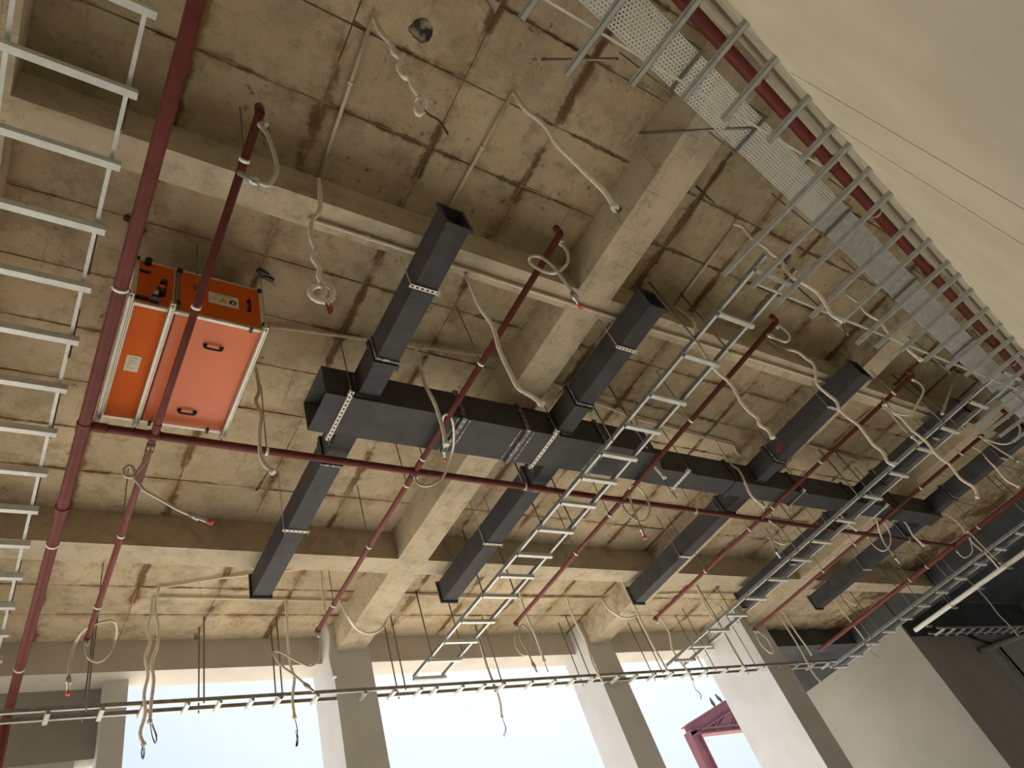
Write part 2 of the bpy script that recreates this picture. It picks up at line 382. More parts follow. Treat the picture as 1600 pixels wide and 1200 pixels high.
M['ground'] = mat('sandy_ground', (0.36, 0.335, 0.295), (0.43, 0.405, 0.36), 0.5, 0.95)
M['galv'] = mat('galvanised', (0.46, 0.475, 0.465), (0.60, 0.615, 0.60), 14, 0.42, 0.55)
M['galv_tray'] = mat('galvanised_tray', (0.62, 0.635, 0.60), (0.74, 0.75, 0.71), 10, 0.5, 0.2)
M['galv_dark'] = mat('galvanised_rail', (0.20, 0.205, 0.20), (0.30, 0.305, 0.295), 12, 0.5, 0.5)
M['rod'] = mat('zinc_rod', (0.19, 0.165, 0.14), (0.27, 0.24, 0.20), 30, 0.55, 0.5)
M['rod_pale'] = mat('zinc_rod_pale', (0.52, 0.49, 0.42), None, 30, 0.5, 0.4)
M['red'] = mat('maroon_paint', (0.125, 0.030, 0.024), (0.175, 0.046, 0.036), 9, 0.55, spec=0.22, lo=0.3, hi=0.75)
M['red_bright'] = mat('red_primer', (0.26, 0.045, 0.040), (0.20, 0.04, 0.038), 7, 0.5)
M['duct'] = mat('duct_black', (0.047, 0.046, 0.048), (0.066, 0.065, 0.066), 5, 0.6, spec=0.2)
M['duct_in'] = mat('duct_lining', (0.13, 0.14, 0.13), (0.20, 0.21, 0.20), 30, 0.6, 0.3)
M['seal'] = mat('duct_sealant', (0.06, 0.06, 0.063), (0.34, 0.34, 0.345), 22, 0.4, 0.2, lo=0.46, hi=0.66)
M['orange'] = mat('orange_panel', (0.60, 0.105, 0.007), (0.63, 0.115, 0.009), 3, 0.6, spec=0.15)
M['orange_satin'] = mat('orange_panel_satin', (0.68, 0.145, 0.040), (0.71, 0.16, 0.048), 3, 0.32, spec=0.45)
M['alu'] = mat('aluminium_frame', (0.62, 0.58, 0.48), (0.70, 0.66, 0.56), 16, 0.45, 0.35)
M['black'] = mat('black_plastic', (0.012, 0.012, 0.013), None, 5, 0.5)
M['white'] = mat('white_plastic', (0.72, 0.69, 0.60), (0.78, 0.75, 0.67), 12, 0.55)
M['paper'] = mat('paper_label', (0.66, 0.60, 0.45), (0.72, 0.66, 0.50), 40, 0.85)
M['print'] = mat('print_grey', (0.36, 0.34, 0.30), None, 40, 0.85)
M['yellow'] = mat('print_yellow', (0.80, 0.50, 0.02), None, 5, 0.7)
M['blue'] = mat('print_blue', (0.03, 0.05, 0.12), None, 5, 0.7)
M['conduit'] = mat('cream_conduit', (0.62, 0.53, 0.38), (0.71, 0.62, 0.47), 12, 0.55)
M['flex'] = mat('flexible_conduit', (0.74, 0.66, 0.54), (0.84, 0.76, 0.63), 18, 0.6)
M['hose'] = mat('braided_hose', (0.50, 0.47, 0.38), (0.66, 0.62, 0.52), 60, 0.45, 0.3)
M['fitting'] = mat('steel_fitting', (0.42, 0.41, 0.38), (0.55, 0.54, 0.50), 30, 0.4, 0.7)
M['cap'] = mat('red_cap', (0.72, 0.10, 0.05), None, 5, 0.5)
M['yellow_tip'] = mat('yellow_tip', (0.75, 0.72, 0.25), None, 5, 0.5)
M['wire_red'] = mat('red_wire', (0.35, 0.05, 0.035), None, 5, 0.6)
M['wire_dark'] = mat('dark_wire', (0.045, 0.03, 0.025), None, 5, 0.6)
M['steel_maroon'] = mat('maroon_steel', (0.22, 0.08, 0.085), (0.27, 0.105, 0.105), 2, 0.7)
M['bird'] = mat('bird_feathers', (0.06, 0.06, 0.065), (0.13, 0.125, 0.125), 14, 0.9)
M['hole'] = mat('hole_shade', (0.03, 0.028, 0.024), (0.32, 0.27, 0.20), 9, 0.95, lo=0.45, hi=0.6)

# ---------------------------------------------------------------- mesh helpers
class MB:
    def __init__(s):
        s.v, s.f, s.sm = [], [], []
    def face(s, f, smooth=False):
        s.f.append(tuple(f)); s.sm.append(smooth)
    def box(s, x0, x1, y0, y1, z0, z1):
        return s.obox(((x0+x1)/2, (y0+y1)/2, (z0+z1)/2), ((x1-x0)/2, 0, 0), (0, (y1-y0)/2, 0), (0, 0, (z1-z0)/2))
    def obox(s, c, a, b, d):
        c, a, b, d = Vector(c), Vector(a), Vector(b), Vector(d)
        k = len(s.v)
        for i in (-1, 1):
            for j in (-1, 1):
                for l in (-1, 1):
                    s.v.append(c + a*i + b*j + d*l)
        flip = a.cross(b).dot(d) < 0
        for f in ((0,1,3,2), (4,6,7,5), (0,4,5,1), (2,3,7,6), (0,2,6,4), (1,5,7,3)):
            s.face([k+i for i in (reversed(f) if flip else f)])
        return s
    def bar(s, p0, p1, w, h, up=(0, 0, 1)):
        p0, p1 = Vector(p0), Vector(p1)
        d = (p1-p0)
        u = Vector(up)
        side = d.cross(u).normalized()
        u = side.cross(d).normalized()
        return s.obox((p0+p1)/2, d/2, side*w/2, u*h/2)
    def channel(s, p0, p1, w, h, th=0.003, up=(0, 0, 1)):
        """open C strut, mouth upwards"""
        p0, p1 = Vector(p0), Vector(p1)
        d = p1-p0
        side = d.cross(Vector(up)).normalized()
        u = side.cross(d).normalized()
        c = (p0+p1)/2
        s.obox(c - u*(h/2-th/2), d/2, side*w/2, u*th/2)
        for k in (-1, 1):
            s.obox(c + side*k*(w/2-th/2), d/2, side*th/2, u*h/2)
            s.obox(c + side*k*(w/2-w*0.14) + u*(h/2-th/2), d/2, side*w*0.14, u*th/2)
        return s
    def tube(s, pts, r, n=8, cap=True, rf=None):
        pts = [Vector(p) for p in pts]
        k = len(s.v)
        t0 = (pts[1]-pts[0]).normalized()
        ref = Vector((0, 0, 1)) if abs(t0.z) < 0.9 else Vector((1, 0, 0))
        nrm = t0.cross(ref).normalized()
        for i, p in enumerate(pts):
            if i == 0: t = pts[1]-pts[0]
            elif i == len(pts)-1: t = pts[-1]-pts[-2]
            else: t = pts[i+1]-pts[i-1]
            t = t.normalized() if t.length > 1e-9 else t0
            nrm = (nrm - t*nrm.dot(t))
            nrm = nrm.normalized() if nrm.length > 1e-6 else t.orthogonal().normalized()
            bn = t.cross(nrm)
            rr = r*(rf(i) if rf else 1)
            for j in range(n):
                a = 2*math.pi*j/n
                s.v.append(p + (nrm*math.cos(a) + bn*math.sin(a))*rr)
        for i in range(len(pts)-1):
            for j in range(n):
                a, b = k+i*n+j, k+i*n+(j+1) % n
                s.face((a, b, b+n, a+n), True)
        if cap:
            s.face([k+j for j in reversed(range(n))])
            s.face([k+(len(pts)-1)*n+j for j in range(n)])
        return s
    def ring(s, c, axis, r, h, n=14, r_in=None):
        """flat cylinder band"""
        axis = Vector(axis).normalized()
        c = Vector(c)
        return s.tube([c-axis*h/2, c+axis*h/2], r, n)
    def poly(s, pts, thick):
        """flat polygon with thickness along its normal"""
        pts = [Vector(p) for p in pts]
        nn = (pts[1]-pts[0]).cross(pts[2]-pts[0]).normalized()*thick
        k, n = len(s.v), len(pts)
        s.v += pts + [p+nn for p in pts]
        s.face([k+i for i in reversed(range(n))])
        s.face([k+n+i for i in range(n)])
        for i in range(n):
            j = (i+1) % n
            s.face((k+i, k+j, k+n+j, k+n+i))
        return s
    def perf(s, o, du, dv, lu, lv, pu, pv, hu, hv, thick=0.0):
        """sheet from o spanning lu along du, lv along dv with staggered oval holes"""
        o, du, dv = Vector(o), Vector(du).normalized(), Vector(dv).normalized()
        nu, nv = max(1, int(round(lu/pu))), max(1, int(round(lv/pv)))
        pu, pv = lu/nu, lv/nv
        def quad(u0, u1, v0, v1):
            k = len(s.v)
            s.v += [o+du*u0+dv*v0, o+du*u1+dv*v0, o+du*u1+dv*v1, o+du*u0+dv*v1]
            s.face((k, k+1, k+2, k+3))
        for j in range(nv):
            v0 = j*pv
            off = 0.0 if j % 2 == 0 else pu/2
            if off:
                quad(0, off, v0, v0+pv)
                quad(lu-off, lu, v0, v0+pv)
            for i in range(nu - (1 if off else 0)):
                u0 = off+i*pu
                k = len(s.v)
                out = [(0,0), (.5,0), (1,0), (1,.5), (1,1), (.5,1), (0,1), (0,.5)]
                for a, b in out:
                    s.v.append(o+du*(u0+a*pu)+dv*(v0+b*pv))
                for q in range(8):
                    an = math.radians(-135+45*q)
                    s.v.append(o+du*(u0+pu/2+hu*math.cos(an))+dv*(v0+pv/2+hv*math.sin(an)))
                for q in range(8):
                    w = (q+1) % 8
                    s.face((k+q, k+w, k+8+w, k+8+q))
        return s
    def mesh(s, name, material, off=(0, 0, 0)):
        off = Vector(off)
        me = bpy.data.meshes.new(name)
        me.from_pydata([tuple(v-off) for v in s.v], [], s.f)
        me.polygons.foreach_set('use_smooth', s.sm)
        me.materials.append(material)
        me.update()
        return me

def link(name, data, parent=None, loc=(0, 0, 0)):
    o = bpy.data.objects.new(name, data)
    col.objects.link(o)
    o.location = loc
    if parent is not None:
        o.parent = parent
    return o

def tag(o, label=None, cat=None, group=None, kind=None):
    if label: o['label'] = label
    if cat: o['category'] = cat
    if group: o['group'] = group
    if kind: o['kind'] = kind
    return o

def thing(name, label, cat, base, group=None, kind=None):
    base = Vector(base)
    o = link(name, None, None, base + Vector((0, 0, EYE)))
    o.empty_display_size = 0.1
    o['_b'] = tuple(base)
    return tag(o, label, cat, group, kind)

def root(o):
    while o.parent is not None:
        o = o.parent
    return o

def part(mb, name, material, parent, label=None):
    base = Vector(root(parent)['_b'])
    p = link(name, mb.mesh(name, material, base), parent)
    if parent.parent is not None:
        p.location = -parent.location if parent.location.length > 1e-9 else (0, 0, 0)
    if label: p['label'] = label
    return p

def solo(mb, name, material, base, label, cat, group=None, kind=None):
    o = link(name, mb.mesh(name, material, base), None, Vector(base) + Vector((0, 0, EYE)))
    return tag(o, label, cat, group, kind)

def inst(me, name, parent, pos, scale=(1, 1, 1), rotz=0.0, rot=None):
    """a copy of a shared piece at absolute position pos, child of a thing"""
    base = Vector(root(parent)['_b'])
    o = link(name, me, parent, Vector(pos)-base)
    o.scale = scale
    o.rotation_euler = rot if rot else (0, 0, rotz)
    return o

def spline(pts, step):
    """Catmull-Rom through pts, sampled about every step"""
    P = [Vector(p) for p in pts]
    if len(P) == 2:
        P = [P[0], (P[0]+P[1])/2, P[1]]
    Q = [P[0]*2-P[1]] + P + [P[-1]*2-P[-2]]
    out = []
    for i in range(1, len(Q)-2):
        a, b, c, d = Q[i-1], Q[i], Q[i+1], Q[i+2]
        n = max(2, int((c-b).length/step))
        for k in range(n):
            t = k/n
            out.append(0.5*((2*b) + (c-a)*t + (2*a-5*b+4*c-d)*t*t + (3*b-a-3*c+d)*t*t*t))
    out.append(P[-1])
    return out

# shared small pieces
ROD = MB().tube([(0, 0, 0), (0, 0, 1)], 0.006, 6).mesh('hanger_rod', M['rod'])            # unit length, scaled
ROD_FAT = MB().tube([(0, 0, 0), (0, 0, 1)], 0.0105, 6).mesh('hanger_rod_strut', M['rod'])
ROD_PALE = MB().tube([(0, 0, 0), (0, 0, 1)], 0.0045, 6).mesh('hanger_rod_pale', M['rod_pale'])
SLAB = 5.50      # underside of the slab
SOF = 5.07       # underside of the beams

def rod(parent, x, y, z0, z1=SLAB, me=None):
    return inst(me or ROD, 'hanger_rod', parent, (x, y, z0), (1, 1, z1-z0))

# ================================================================ the setting
TH = math.atan(0.155)                       # the rear wall runs skew to the building grid
WT = Vector((math.cos(TH), math.sin(TH), 0))
WN = Vector((-math.sin(TH), math.cos(TH), 0))
def W(t, n, z):
    return WT*t + WN*n + Vector((0, 0, z))

def struct(mb, name, material, base, label, cat):
    return solo(mb, name, material, base, label, cat, None, 'structure')

# floor and ground
struct(MB().box(-9, 27, -4, 9.9, -1.75, -1.6), 'floor', M['floor'], (6, 3, -1.75), 'pale screed floor of the unfinished hall', 'floor')
struct(MB().box(-90, 110, 9.9, 120, -1.95, -1.72), 'ground', M['ground'], (6, 60, -1.95), 'sunlit sandy ground outside the window openings', 'ground')

# ceiling slab with its formwork panels
HOLES = [(1.75, 0.86, 0.095), (6.70, 1.25, 0.12)]
ceil_o = thing('ceiling', 'stained raw concrete slab with rusty formwork panel joints', 'ceiling', (8, 4, SLAB+0.2), None, 'structure')
cs = MB().box(-9, 27, -4.5, 9.9, SLAB+0.007, SLAB+0.22)
part(cs, 'slab_core', M['joint'], ceil_o)
BEAM_X = [(-1.0, -0.57), (4.06, 4.49), (8.93, 9.36), (12.95, 13.40)]
BEAM_Y = [(2.256, 2.50), (6.66, 6.97), (9.22, 9.62)]
xs = [0.33 + 0.945*k for k in range(-4, 20)]
ys = [-1.39, -0.78, -0.17, 0.44, 1.05, 1.66, 2.38, 3.10, 3.70, 4.28, 4.88, 5.47, 6.06, 6.82, 7.42, 8.02, 8.62, 9.42]
PANEL = {}
rest = MB()
npan = 0
def chamfer_panel(mb, x0, x1, y0, y1, z0, z1, c):
    k = len(mb.v)
    mb.v += [Vector(p) for p in ((x0,y0,z1), (x1,y0,z1), (x1,y1,z1), (x0,y1,z1), (x0+c,y0+c,z0), (x1-c,y0+c,z0), (x1-c,y1-c,z0), (x0+c,y1-c,z0))]
    for f in ((0,1,2,3), (4,7,6,5), (0,4,5,1), (1,5,6,2), (2,6,7,3), (3,7,4,0)):
        mb.face([k+i for i in f])
for i in range(len(xs)-1):
    for j in range(len(ys)-1):
        x0, x1, y0, y1 = xs[i]+0.0022, xs[i+1]-0.0022, ys[j]+0.0022, ys[j+1]-0.0022
        if xs[i] > 18.3 or xs[i+1] < -3.2:
            continue
        dz = random.uniform(-0.0035, 0.0035)
        if xs[i] > 13.2 or xs[i+1] < -1.0 or ys[j] < -0.8:
            chamfer_panel(rest, x0, x1, y0, y1, SLAB+dz, SLAB+0.016, 0.005)
            continue
        key = (round(x1-x0, 3), round(y1-y0, 3))
        hole = [h for h in HOLES if x0 < h[0] < x1 and y0 < h[1] < y1]
        cx, cy = (x0+x1)/2, (y0+y1)/2
        if hole:                                   # a panel knocked through
            hx, hy, hr = hole[0]
            mb = MB()
            n = 20
            inner, outer = [], []
            for q in range(n):
                a = 2*math.pi*q/n
                ca, sa = math.cos(a), math.sin(a)
                rr = hr*random.uniform(0.85, 1.12)
                inner.append(Vector((hx+ca*rr, hy+sa*rr*0.9, 0)))
                tx = ((x1-hx) if ca > 0 else (x0-hx))/ca if abs(ca) > 1e-6 else 1e9
                ty = ((y1-hy) if sa > 0 else (y0-hy))/sa if abs(sa) > 1e-6 else 1e9
                tt = min(tx, ty)
                outer.append(Vector((hx+ca*tt, hy+sa*tt, 0)))
            for q in range(n):
                w = (q+1) % n
                k = len(mb.v)
                zz = SLAB+dz
                mb.v += [outer[q]+Vector((0,0,zz)), outer[w]+Vector((0,0,zz)), inner[w]+Vector((0,0,zz)), inner[q]+Vector((0,0,zz)),
                         inner[q]+Vector((0,0,zz+0.010)), inner[w]+Vector((0,0,zz+0.010))]
                mb.face((k, k+3, k+2, k+1)); mb.face((k+3, k+4, k+5, k+2))
            part(mb, 'ceiling_panel', M['slab'], ceil_o)
        else:
            if key not in PANEL:
                mb = MB()
                chamfer_panel(mb, -key[0]/2, key[0]/2, -key[1]/2, key[1]/2, 0.0, 0.016, 0.005)
                PANEL[key] = mb.mesh('ceiling_panel', M['slab'])
            o = inst(PANEL[key], 'ceiling_panel', ceil_o, (cx, cy, SLAB+dz))
        npan += 1
rs = part(rest, 'ceiling_panels_far', M['slab'], ceil_o)
rs['kind'] = 'stuff'
for hx, hy, hr in HOLES:                           # flat dark discs, shade of the holes put into colour
    mb = MB()
    n = 14
    for lvl, (zz, sc) in enumerate(((0.010, 1.15), (0.0135, 0.9))):
        pass
    rim = [Vector((hx+math.cos(2*math.pi*q/n)*hr*1.2, hy+math.sin(2*math.pi*q/n)*hr*1.1, SLAB+0.0068)) for q in range(n)]
    k = len(mb.v)
    mb.v += rim
    mb.face([k+q for q in range(n)])
    part(mb, 'pocket_shade', M['hole'], ceil_o, 'flat dark disc with the hole shade put into its colour')

# beams
def beam(name, x0, x1, y0, y1, z0, label, material=None):
    mb = MB()
    mb.box(x0, x1, y0, y1, z0, SLAB+0.1)
    return struct(mb, name, material or M['beam'], ((x0+x1)/2, (y0+y1)/2, z0), label, 'beam')
bl = ['concrete beam beyond the left cable tray', 'wide concrete beam running to the first window column, its underside cracked',
      'wide concrete beam running to the second window column', 'concrete beam running to the large window column']
for (x0, x1), l in zip(BEAM_X, bl):
    beam('ceiling_beam', x0, x1, -4.2, 9.3, SOF, l, M['beam_marked'])
xb = [(-9, -1.0), (-0.57, 4.06), (4.49, 8.93), (9.36, 12.95), (13.40, 18.5)]
nm = ['at the open end', 'over the orange unit bay', 'over the first ladder tray bay', 'over the second ladder tray bay', 'in the far dark bay']
rn = ['rear concrete cross beam', 'middle concrete cross beam', 'concrete edge beam above the windows']
for (y0, y1), r_ in zip(BEAM_Y, rn):
    for (x0, x1), n_ in zip(xb, nm):
        beam('ceiling_beam', x0, x1, y0, y1, SOF, r_ + ' ' + n_, M['far_shade'] if (x0 > 13 and y0 > 9) else (M['plaster_edge'] if y0 > 9 else None))  # far edge beam section has its shade put into the colour

# window side columns
def column(x0, x1, y0, y1, label, ztop=SLAB, zb=-1.6, material=None):
    return struct(MB().box(x0, x1, y0, y1, zb, ztop), 'column', material or M['plaster_pale'], ((x0+x1)/2, (y0+y1)/2, zb), label, 'column')
column(3.97, 4.57, 8.87, 9.60, 'plastered window column under the first concrete beam')
column(8.85, 9.46, 8.86, 9.60, 'plastered window column under the second concrete beam')
column(12.76, 13.51, 8.28, 9.60, 'large pale plastered column right of the third window')
column(1.20, 1.47, 9.42, 9.78, 'narrow plastered column at the left edge of the windows', SOF)
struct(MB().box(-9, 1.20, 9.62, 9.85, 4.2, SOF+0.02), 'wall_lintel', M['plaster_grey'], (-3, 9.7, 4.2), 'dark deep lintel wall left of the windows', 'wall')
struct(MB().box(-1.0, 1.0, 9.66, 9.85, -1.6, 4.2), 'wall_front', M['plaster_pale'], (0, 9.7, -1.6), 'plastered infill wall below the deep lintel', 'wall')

# core block at the right end
struct(MB().box(18.5, 27, 7.96, 13.3, -1.6, 4.86), 'wall_core', M['plaster_core'], (22, 10, -1.6), 'beige plastered core wall at the far right', 'wall')
struct(MB().box(18.5, 19.0, -4, 7.96, 4.86, SLAB+0.1), 'trim_1', M['far_shade'], (18.7, 2, 4.86), 'dark down-stand fascia running toward the windows at far right', 'beam')
struct(MB().box(18.47, 27, 7.93, 13.3, 4.86, SLAB+0.1).box(18.6, 27, 7.94, 7.96, 4.5, 4.86), 'trim_2', M['far_shade'], (22, 8, 4.5), 'dark fascia above the beige core wall', 'beam')
struct(MB().box(27, 27.3, -4.3, 12.5, 0.9, SLAB+0.1), 'wall_right_raised', M['plaster_grey'], (27.1, 4, -1.6), 'unseen grey end wall at right, left open below to let sky light in', 'wall')  # unseen wall, raised off the floor so low sky light enters
struct(MB().poly([(13.6, 9.85, SLAB+0.2), (16.9, 12.2, SLAB+0.2), (18.6, 13.3, SLAB+0.2), (27, 13.3, SLAB+0.2), (27, 9.85, SLAB+0.2)], 0.2), 'ceiling_recess', M['far_shade'], (16, 12, SLAB), 'slab over the recess beside the core wall, shade put into its colour', 'ceiling')  # recess shade painted into the slab colour
struct(MB().box(-9.3, -9, -4.6, 9.9, -1.6, SLAB+0.1), 'wall_left_blocker', M['plaster_pale'], (-9.2, 3, -1.6), 'unseen end wall added left of the hall to hold back light', 'wall')  # unseen wall added to cut light from the left end
struct(MB().box(-9.3, 27.3, -4.6, -4.3, -1.6, SLAB+0.1), 'wall_back_blocker', M['plaster_grey'], (9, -4.5, -1.6), 'unseen wall added behind the skew rear wall to shut out sky light', 'wall')  # unseen wall added to stop sky light leaking in behind
struct(MB().box(19.0, 27, -4.3, 7.9, SLAB+0.0, SLAB+0.014), 'ceiling_far', M['far_shade'], (23, 2, SLAB), 'slab deep in the unlit right side, shade put into its colour', 'ceiling')  # dark sheet over the slab, colour stands in for shade

# skew rear wall
wall = thing('wall_rear', 'large smooth beige plastered rear wall', 'wall', W(5, -1.0, -1.6), None, 'structure')
mb = MB()
c = W(6, -1.05, (4.36-1.6)/2)
mb.obox(c, WT*16, WN*0.20, Vector((0, 0, (4.36+1.6)/2)))
part(mb, 'plaster_face', M['plaster'], wall)
for t in (3.87, 4.63):
    mb = MB()
    mb.obox(W(t, -0.8495, 1.35), WT*0.0035, WN*0.0012, Vector((0, 0, 2.95)))
    part(mb, 'plaster_line', M['line'], wall)
mb = MB()                                     # ribbed band between wall top and slab
prof = []
NP = 140
for i in range(NP+1):
    z = 4.36 + (SLAB-4.36)*i/NP
    prof.append((-0.90 + 0.042*math.cos(2*math.pi*(i/NP)*7.0), z))
k = len(mb.v)
for n_, z in prof:
    mb.v.append(W(-7, n_, z)); mb.v.append(W(19, n_, z))
for i in range(NP):
    a = k+2*i
    mb.face((a, a+2, a+3, a+1), True)
mb.obox(W(6, -1.10, (4.36+SLAB)/2), WT*13, WN*0.14, Vector((0, 0, (SLAB-4.36)/2)))
struct(mb, 'trim_3', M['corrugated'], W(6, -0.87, 4.36), 'ribbed beige band between the rear wall top and the slab', 'trim')

# ================================================================ orange air unit
ahu = thing('air_handling_unit', 'orange air handling unit hung under the slab on metal rails', 'air unit', (0.82, 3.95, 4.72))
X0, X1, Y0, Y1, Z0, Z1 = 0.335, 1.305, 3.34, 4.54, 4.72, 5.32
part(MB().box(X0+0.012, X1-0.012, Y0+0.012, Y1-0.012, Z0+0.012, Z1-0.012), 'cabinet', M['orange'], ahu)
part(MB().box(X0+0.028, 0.60, Y0+0.028, Y1-0.028, Z0+0.002, Z0+0.016), 'bottom_panel', M['orange'], ahu, 'narrow deep orange bottom panel')
bp_ = part(MB().box(0.645, X1-0.028, Y0+0.028, Y1-0.028, Z0, Z0+0.016), 'bottom_panel', M['orange_satin'], ahu, 'wide glossy orange bottom panel')
part(MB().box(X0+0.028, 0.625, Y0+0.002, Y0+0.016, Z0+0.028, Z1-0.028), 'front_panel', M['orange'], ahu)
fp_ = part(MB().box(0.66, X1-0.028, Y0, Y0+0.016, Z0+0.028, Z1-0.028), 'front_panel', M['orange'], ahu)
fr = MB()
e = 0.026
for x in (X0, X1-e):
    for y in (Y0, Y1-e):
        fr.box(x, x+e, y, y+e, Z0, Z1)
for z in (Z0, Z1-e):
    for y in (Y0, Y1-e):
        fr.box(X0+e, X1-e, y, y+e, z, z+e)
    for x in (X0, X1-e):
        fr.box(x, x+e, Y0+e, Y1-e, z, z+e)
part(fr, 'corner_frame', M['alu'], ahu)
part(MB().box(0.630, 0.655, Y0-0.002, Y0+0.02, Z0+0.03, Z1-0.03), 'front_mullion', M['galv_dark'], ahu)
for x, yb in ((0.325, 3.235), (0.605, 3.245), (1.300, 3.27)):
    sr = part(MB().channel((x, yb, 4.695), (x, 4.60, 4.695), 0.042, 0.042), 'support_rail', M['alu'], ahu)
    part(MB().box(x+0.004, x+0.010, yb+0.05, 4.56, 4.6735, 4.6755), 'slit_shade', M['galv_dark'], sr)  # thin dark strip, shade of the rail slit put into colour
    for y in (yb+0.03, 4.575):
        o = rod(ahu, x, y, 4.64, SLAB, ROD_PALE)
        nb = MB().ring((0, 0, 0), (0, 0, 1), 0.014, 0.012, 6).mesh('nut', M['fitting']) if 'NUT' not in M else M['NUT']
        M['NUT'] = nb
        inst(nb, 'nut', ahu, (x, y, 4.668))
def handle(parent, c, du, dn, L=0.125, name='handle'):
    c, du, dn = Vector(c), Vector(du), Vector(dn)
    p = [c-du*L/2, c-du*L/2+dn*0.022, c-du*L*0.38+dn*0.034, c+du*L*0.38+dn*0.034, c+du*L/2+dn*0.022, c+du*L/2]
    mb = MB().tube(spline(p, 0.012), 0.0095, 8)
    for sgn in (-1, 1):
        mb.obox(c+du*sgn*L/2+dn*0.004, du*0.016, du.cross(dn)*0.014, dn*0.006)
    return part(mb, name, M['black'], parent)
handle(bp_, (0.976, 3.60, Z0), (1, 0, 0), (0, 0, -1))
handle(bp_, (0.955, 4.333, Z0), (1, 0, 0), (0, 0, -1))
handle(fp_, (1.19, Y0, 5.02), (0, 0, 1), (0, -1, 0))
for c_, h_ in (((1.199, 3.352, Z0-0.008), (0.011, 0.022, 0.010)), ((1.166, 4.528, Z0-0.008), (0.011, 0.022, 0.010)),
               ((0.705, 4.528, Z0-0.008), (0.011, 0.022, 0.010)), ((0.654, Y0-0.008, 5.285), (0.020, 0.010, 0.022)),
               ((0.650, Y0-0.008, 4.835), (0.018, 0.010, 0.015)), ((0.782, Y0-0.010, 5.10), (0.012, 0.012, 0.024)),
               ((1.295, Y0-0.008, 5.285), (0.020, 0.010, 0.020)), ((1.300, Y0-0.008, 4.80), (0.012, 0.010, 0.018)),
               ((0.345, Y0-0.006, 5.32), (0.012, 0.010, 0.014))):
    part(MB().obox(c_, (h_[0], 0, 0), (0, h_[1], 0), (0, 0, h_[2])), 'latch', M['black'], ahu)
# water connections on the front face
def stub(c, r, L, name, material):
    return part(MB().tube([c, (c[0], c[1]-L*0.7, c[2]), (c[0], c[1]-L, c[2])], r, 14), name, material, ahu)
stub((0.417, Y0, 5.275), 0.026, 0.05, 'pipe_connection', M['black'])
fl = part(MB().poly([(0.405+0.042*math.cos(a*math.pi/12), Y0-0.012, 5.165+0.026*math.sin(a*math.pi/12)) for a in range(12, 25)], -0.03), 'pipe_connection', M['black'], ahu)
stub((0.536, Y0, 4.988), 0.026, 0.07, 'pipe_connection', M['black'])
v = stub((0.525, Y0, 4.90), 0.036, 0.05, 'valve_body', M['black'])
part(MB().ring((0.525, Y0-0.055, 4.925), (0, 1, 0), 0.02, 0.012), 'red_dial', M['cap'], v)
part(MB().tube([(0.487, Y0-0.03, 4.79), (0.492, Y0-0.035, 4.87)], 0.017, 12), 'drain_pipe', M['alu'], ahu)
part(MB().box(0.46, 0.515, Y0-0.06, Y0, 4.762, 4.795), 'drain_trap', M['black'], ahu)
part(MB().box(0.345, 0.45, Y0-0.02, Y0, 4.775, 4.80), 'drain_trap', M['black'], ahu)
# warning plate with three signs
PX0, PX1, PZ0, PZ1 = 0.873, 1.107, 4.942, 5.092
pl = part(MB().box(PX0, PX1, Y0-0.005, Y0+0.001, PZ0, PZ1), 'warning_plate', M['paper'], ahu, 'white plate with three warning signs')
part(MB().box(PX0+0.045, PX1-0.045, Y0-0.0062, Y0-0.005, PZ1-0.024, PZ1-0.017), 'printed_line', M['print'], pl)
def disc(cx, cz, rx, rz, n=20):
    return [(cx+rx*math.cos(2*math.pi*q/n), Y0-0.005, cz+rz*math.sin(2*math.pi*q/n)) for q in range(n)]
part(MB().poly(disc(0.915, 5.012, 0.029, 0.031), 0.0012), 'round_sign', M['print'], pl)
part(MB().poly([(x, y-0.0012, z) for x, y, z in disc(0.915, 5.012, 0.024, 0.026)], 0.0006), 'round_sign', M['paper'], pl)
for dx, dz in ((-0.008, 0.008), (0.008, 0.008), (0, -0.008)):
    part(MB().poly([(x, y-0.0018, z) for x, y, z in disc(0.915+dx, 5.012+dz, 0.006, 0.004, 8)], 0.0006), 'sign_mark', M['print'], pl)
part(MB().poly([(0.955, Y0-0.005, 4.982), (1.021, Y0-0.005, 4.982), (0.988, Y0-0.005, 5.042)], 0.0012), 'triangle_sign', M['black'], pl)
part(MB().poly([(0.961, Y0-0.0062, 4.985), (1.015, Y0-0.0062, 4.985), (0.988, Y0-0.0062, 5.035)], 0.0006), 'triangle_sign', M['yellow'], pl)
part(MB().box(0.986, 0.990, Y0-0.0074, Y0-0.006, 4.998, 5.018), 'sign_mark', M['black'], pl)
part(MB().box(0.986, 0.990, Y0-0.0074, Y0-0.006, 4.989, 4.993), 'sign_mark', M['black'], pl)
part(MB().poly(disc(1.062, 5.006, 0.030, 0.032), 0.0012), 'round_sign', M['blue'], pl)
part(MB().poly([(1.052, Y0-0.0062, 4.988), (1.076, Y0-0.0062, 4.988), (1.071, Y0-0.0062, 5.008), (1.059, Y0-0.0062, 5.020), (1.052, Y0-0.0062, 5.008)], 0.0006), 'sign_mark', M['paper'], pl)
lb = part(MB().box(0.407, 0.508, 3.84, 4.003, Z0-0.001, Z0+0.003), 'paper_label', M['paper'], ahu, 'cream paper sheet stuck to the bottom')
for q in range(5):
    part(MB().box(0.425, 0.425+(0.06, 0.045, 0.065, 0.03, 0.055)[q], 3.862+q*0.026, 3.868+q*0.026, Z0-0.0022, Z0-0.001), 'printed_line', M['print'], lb)
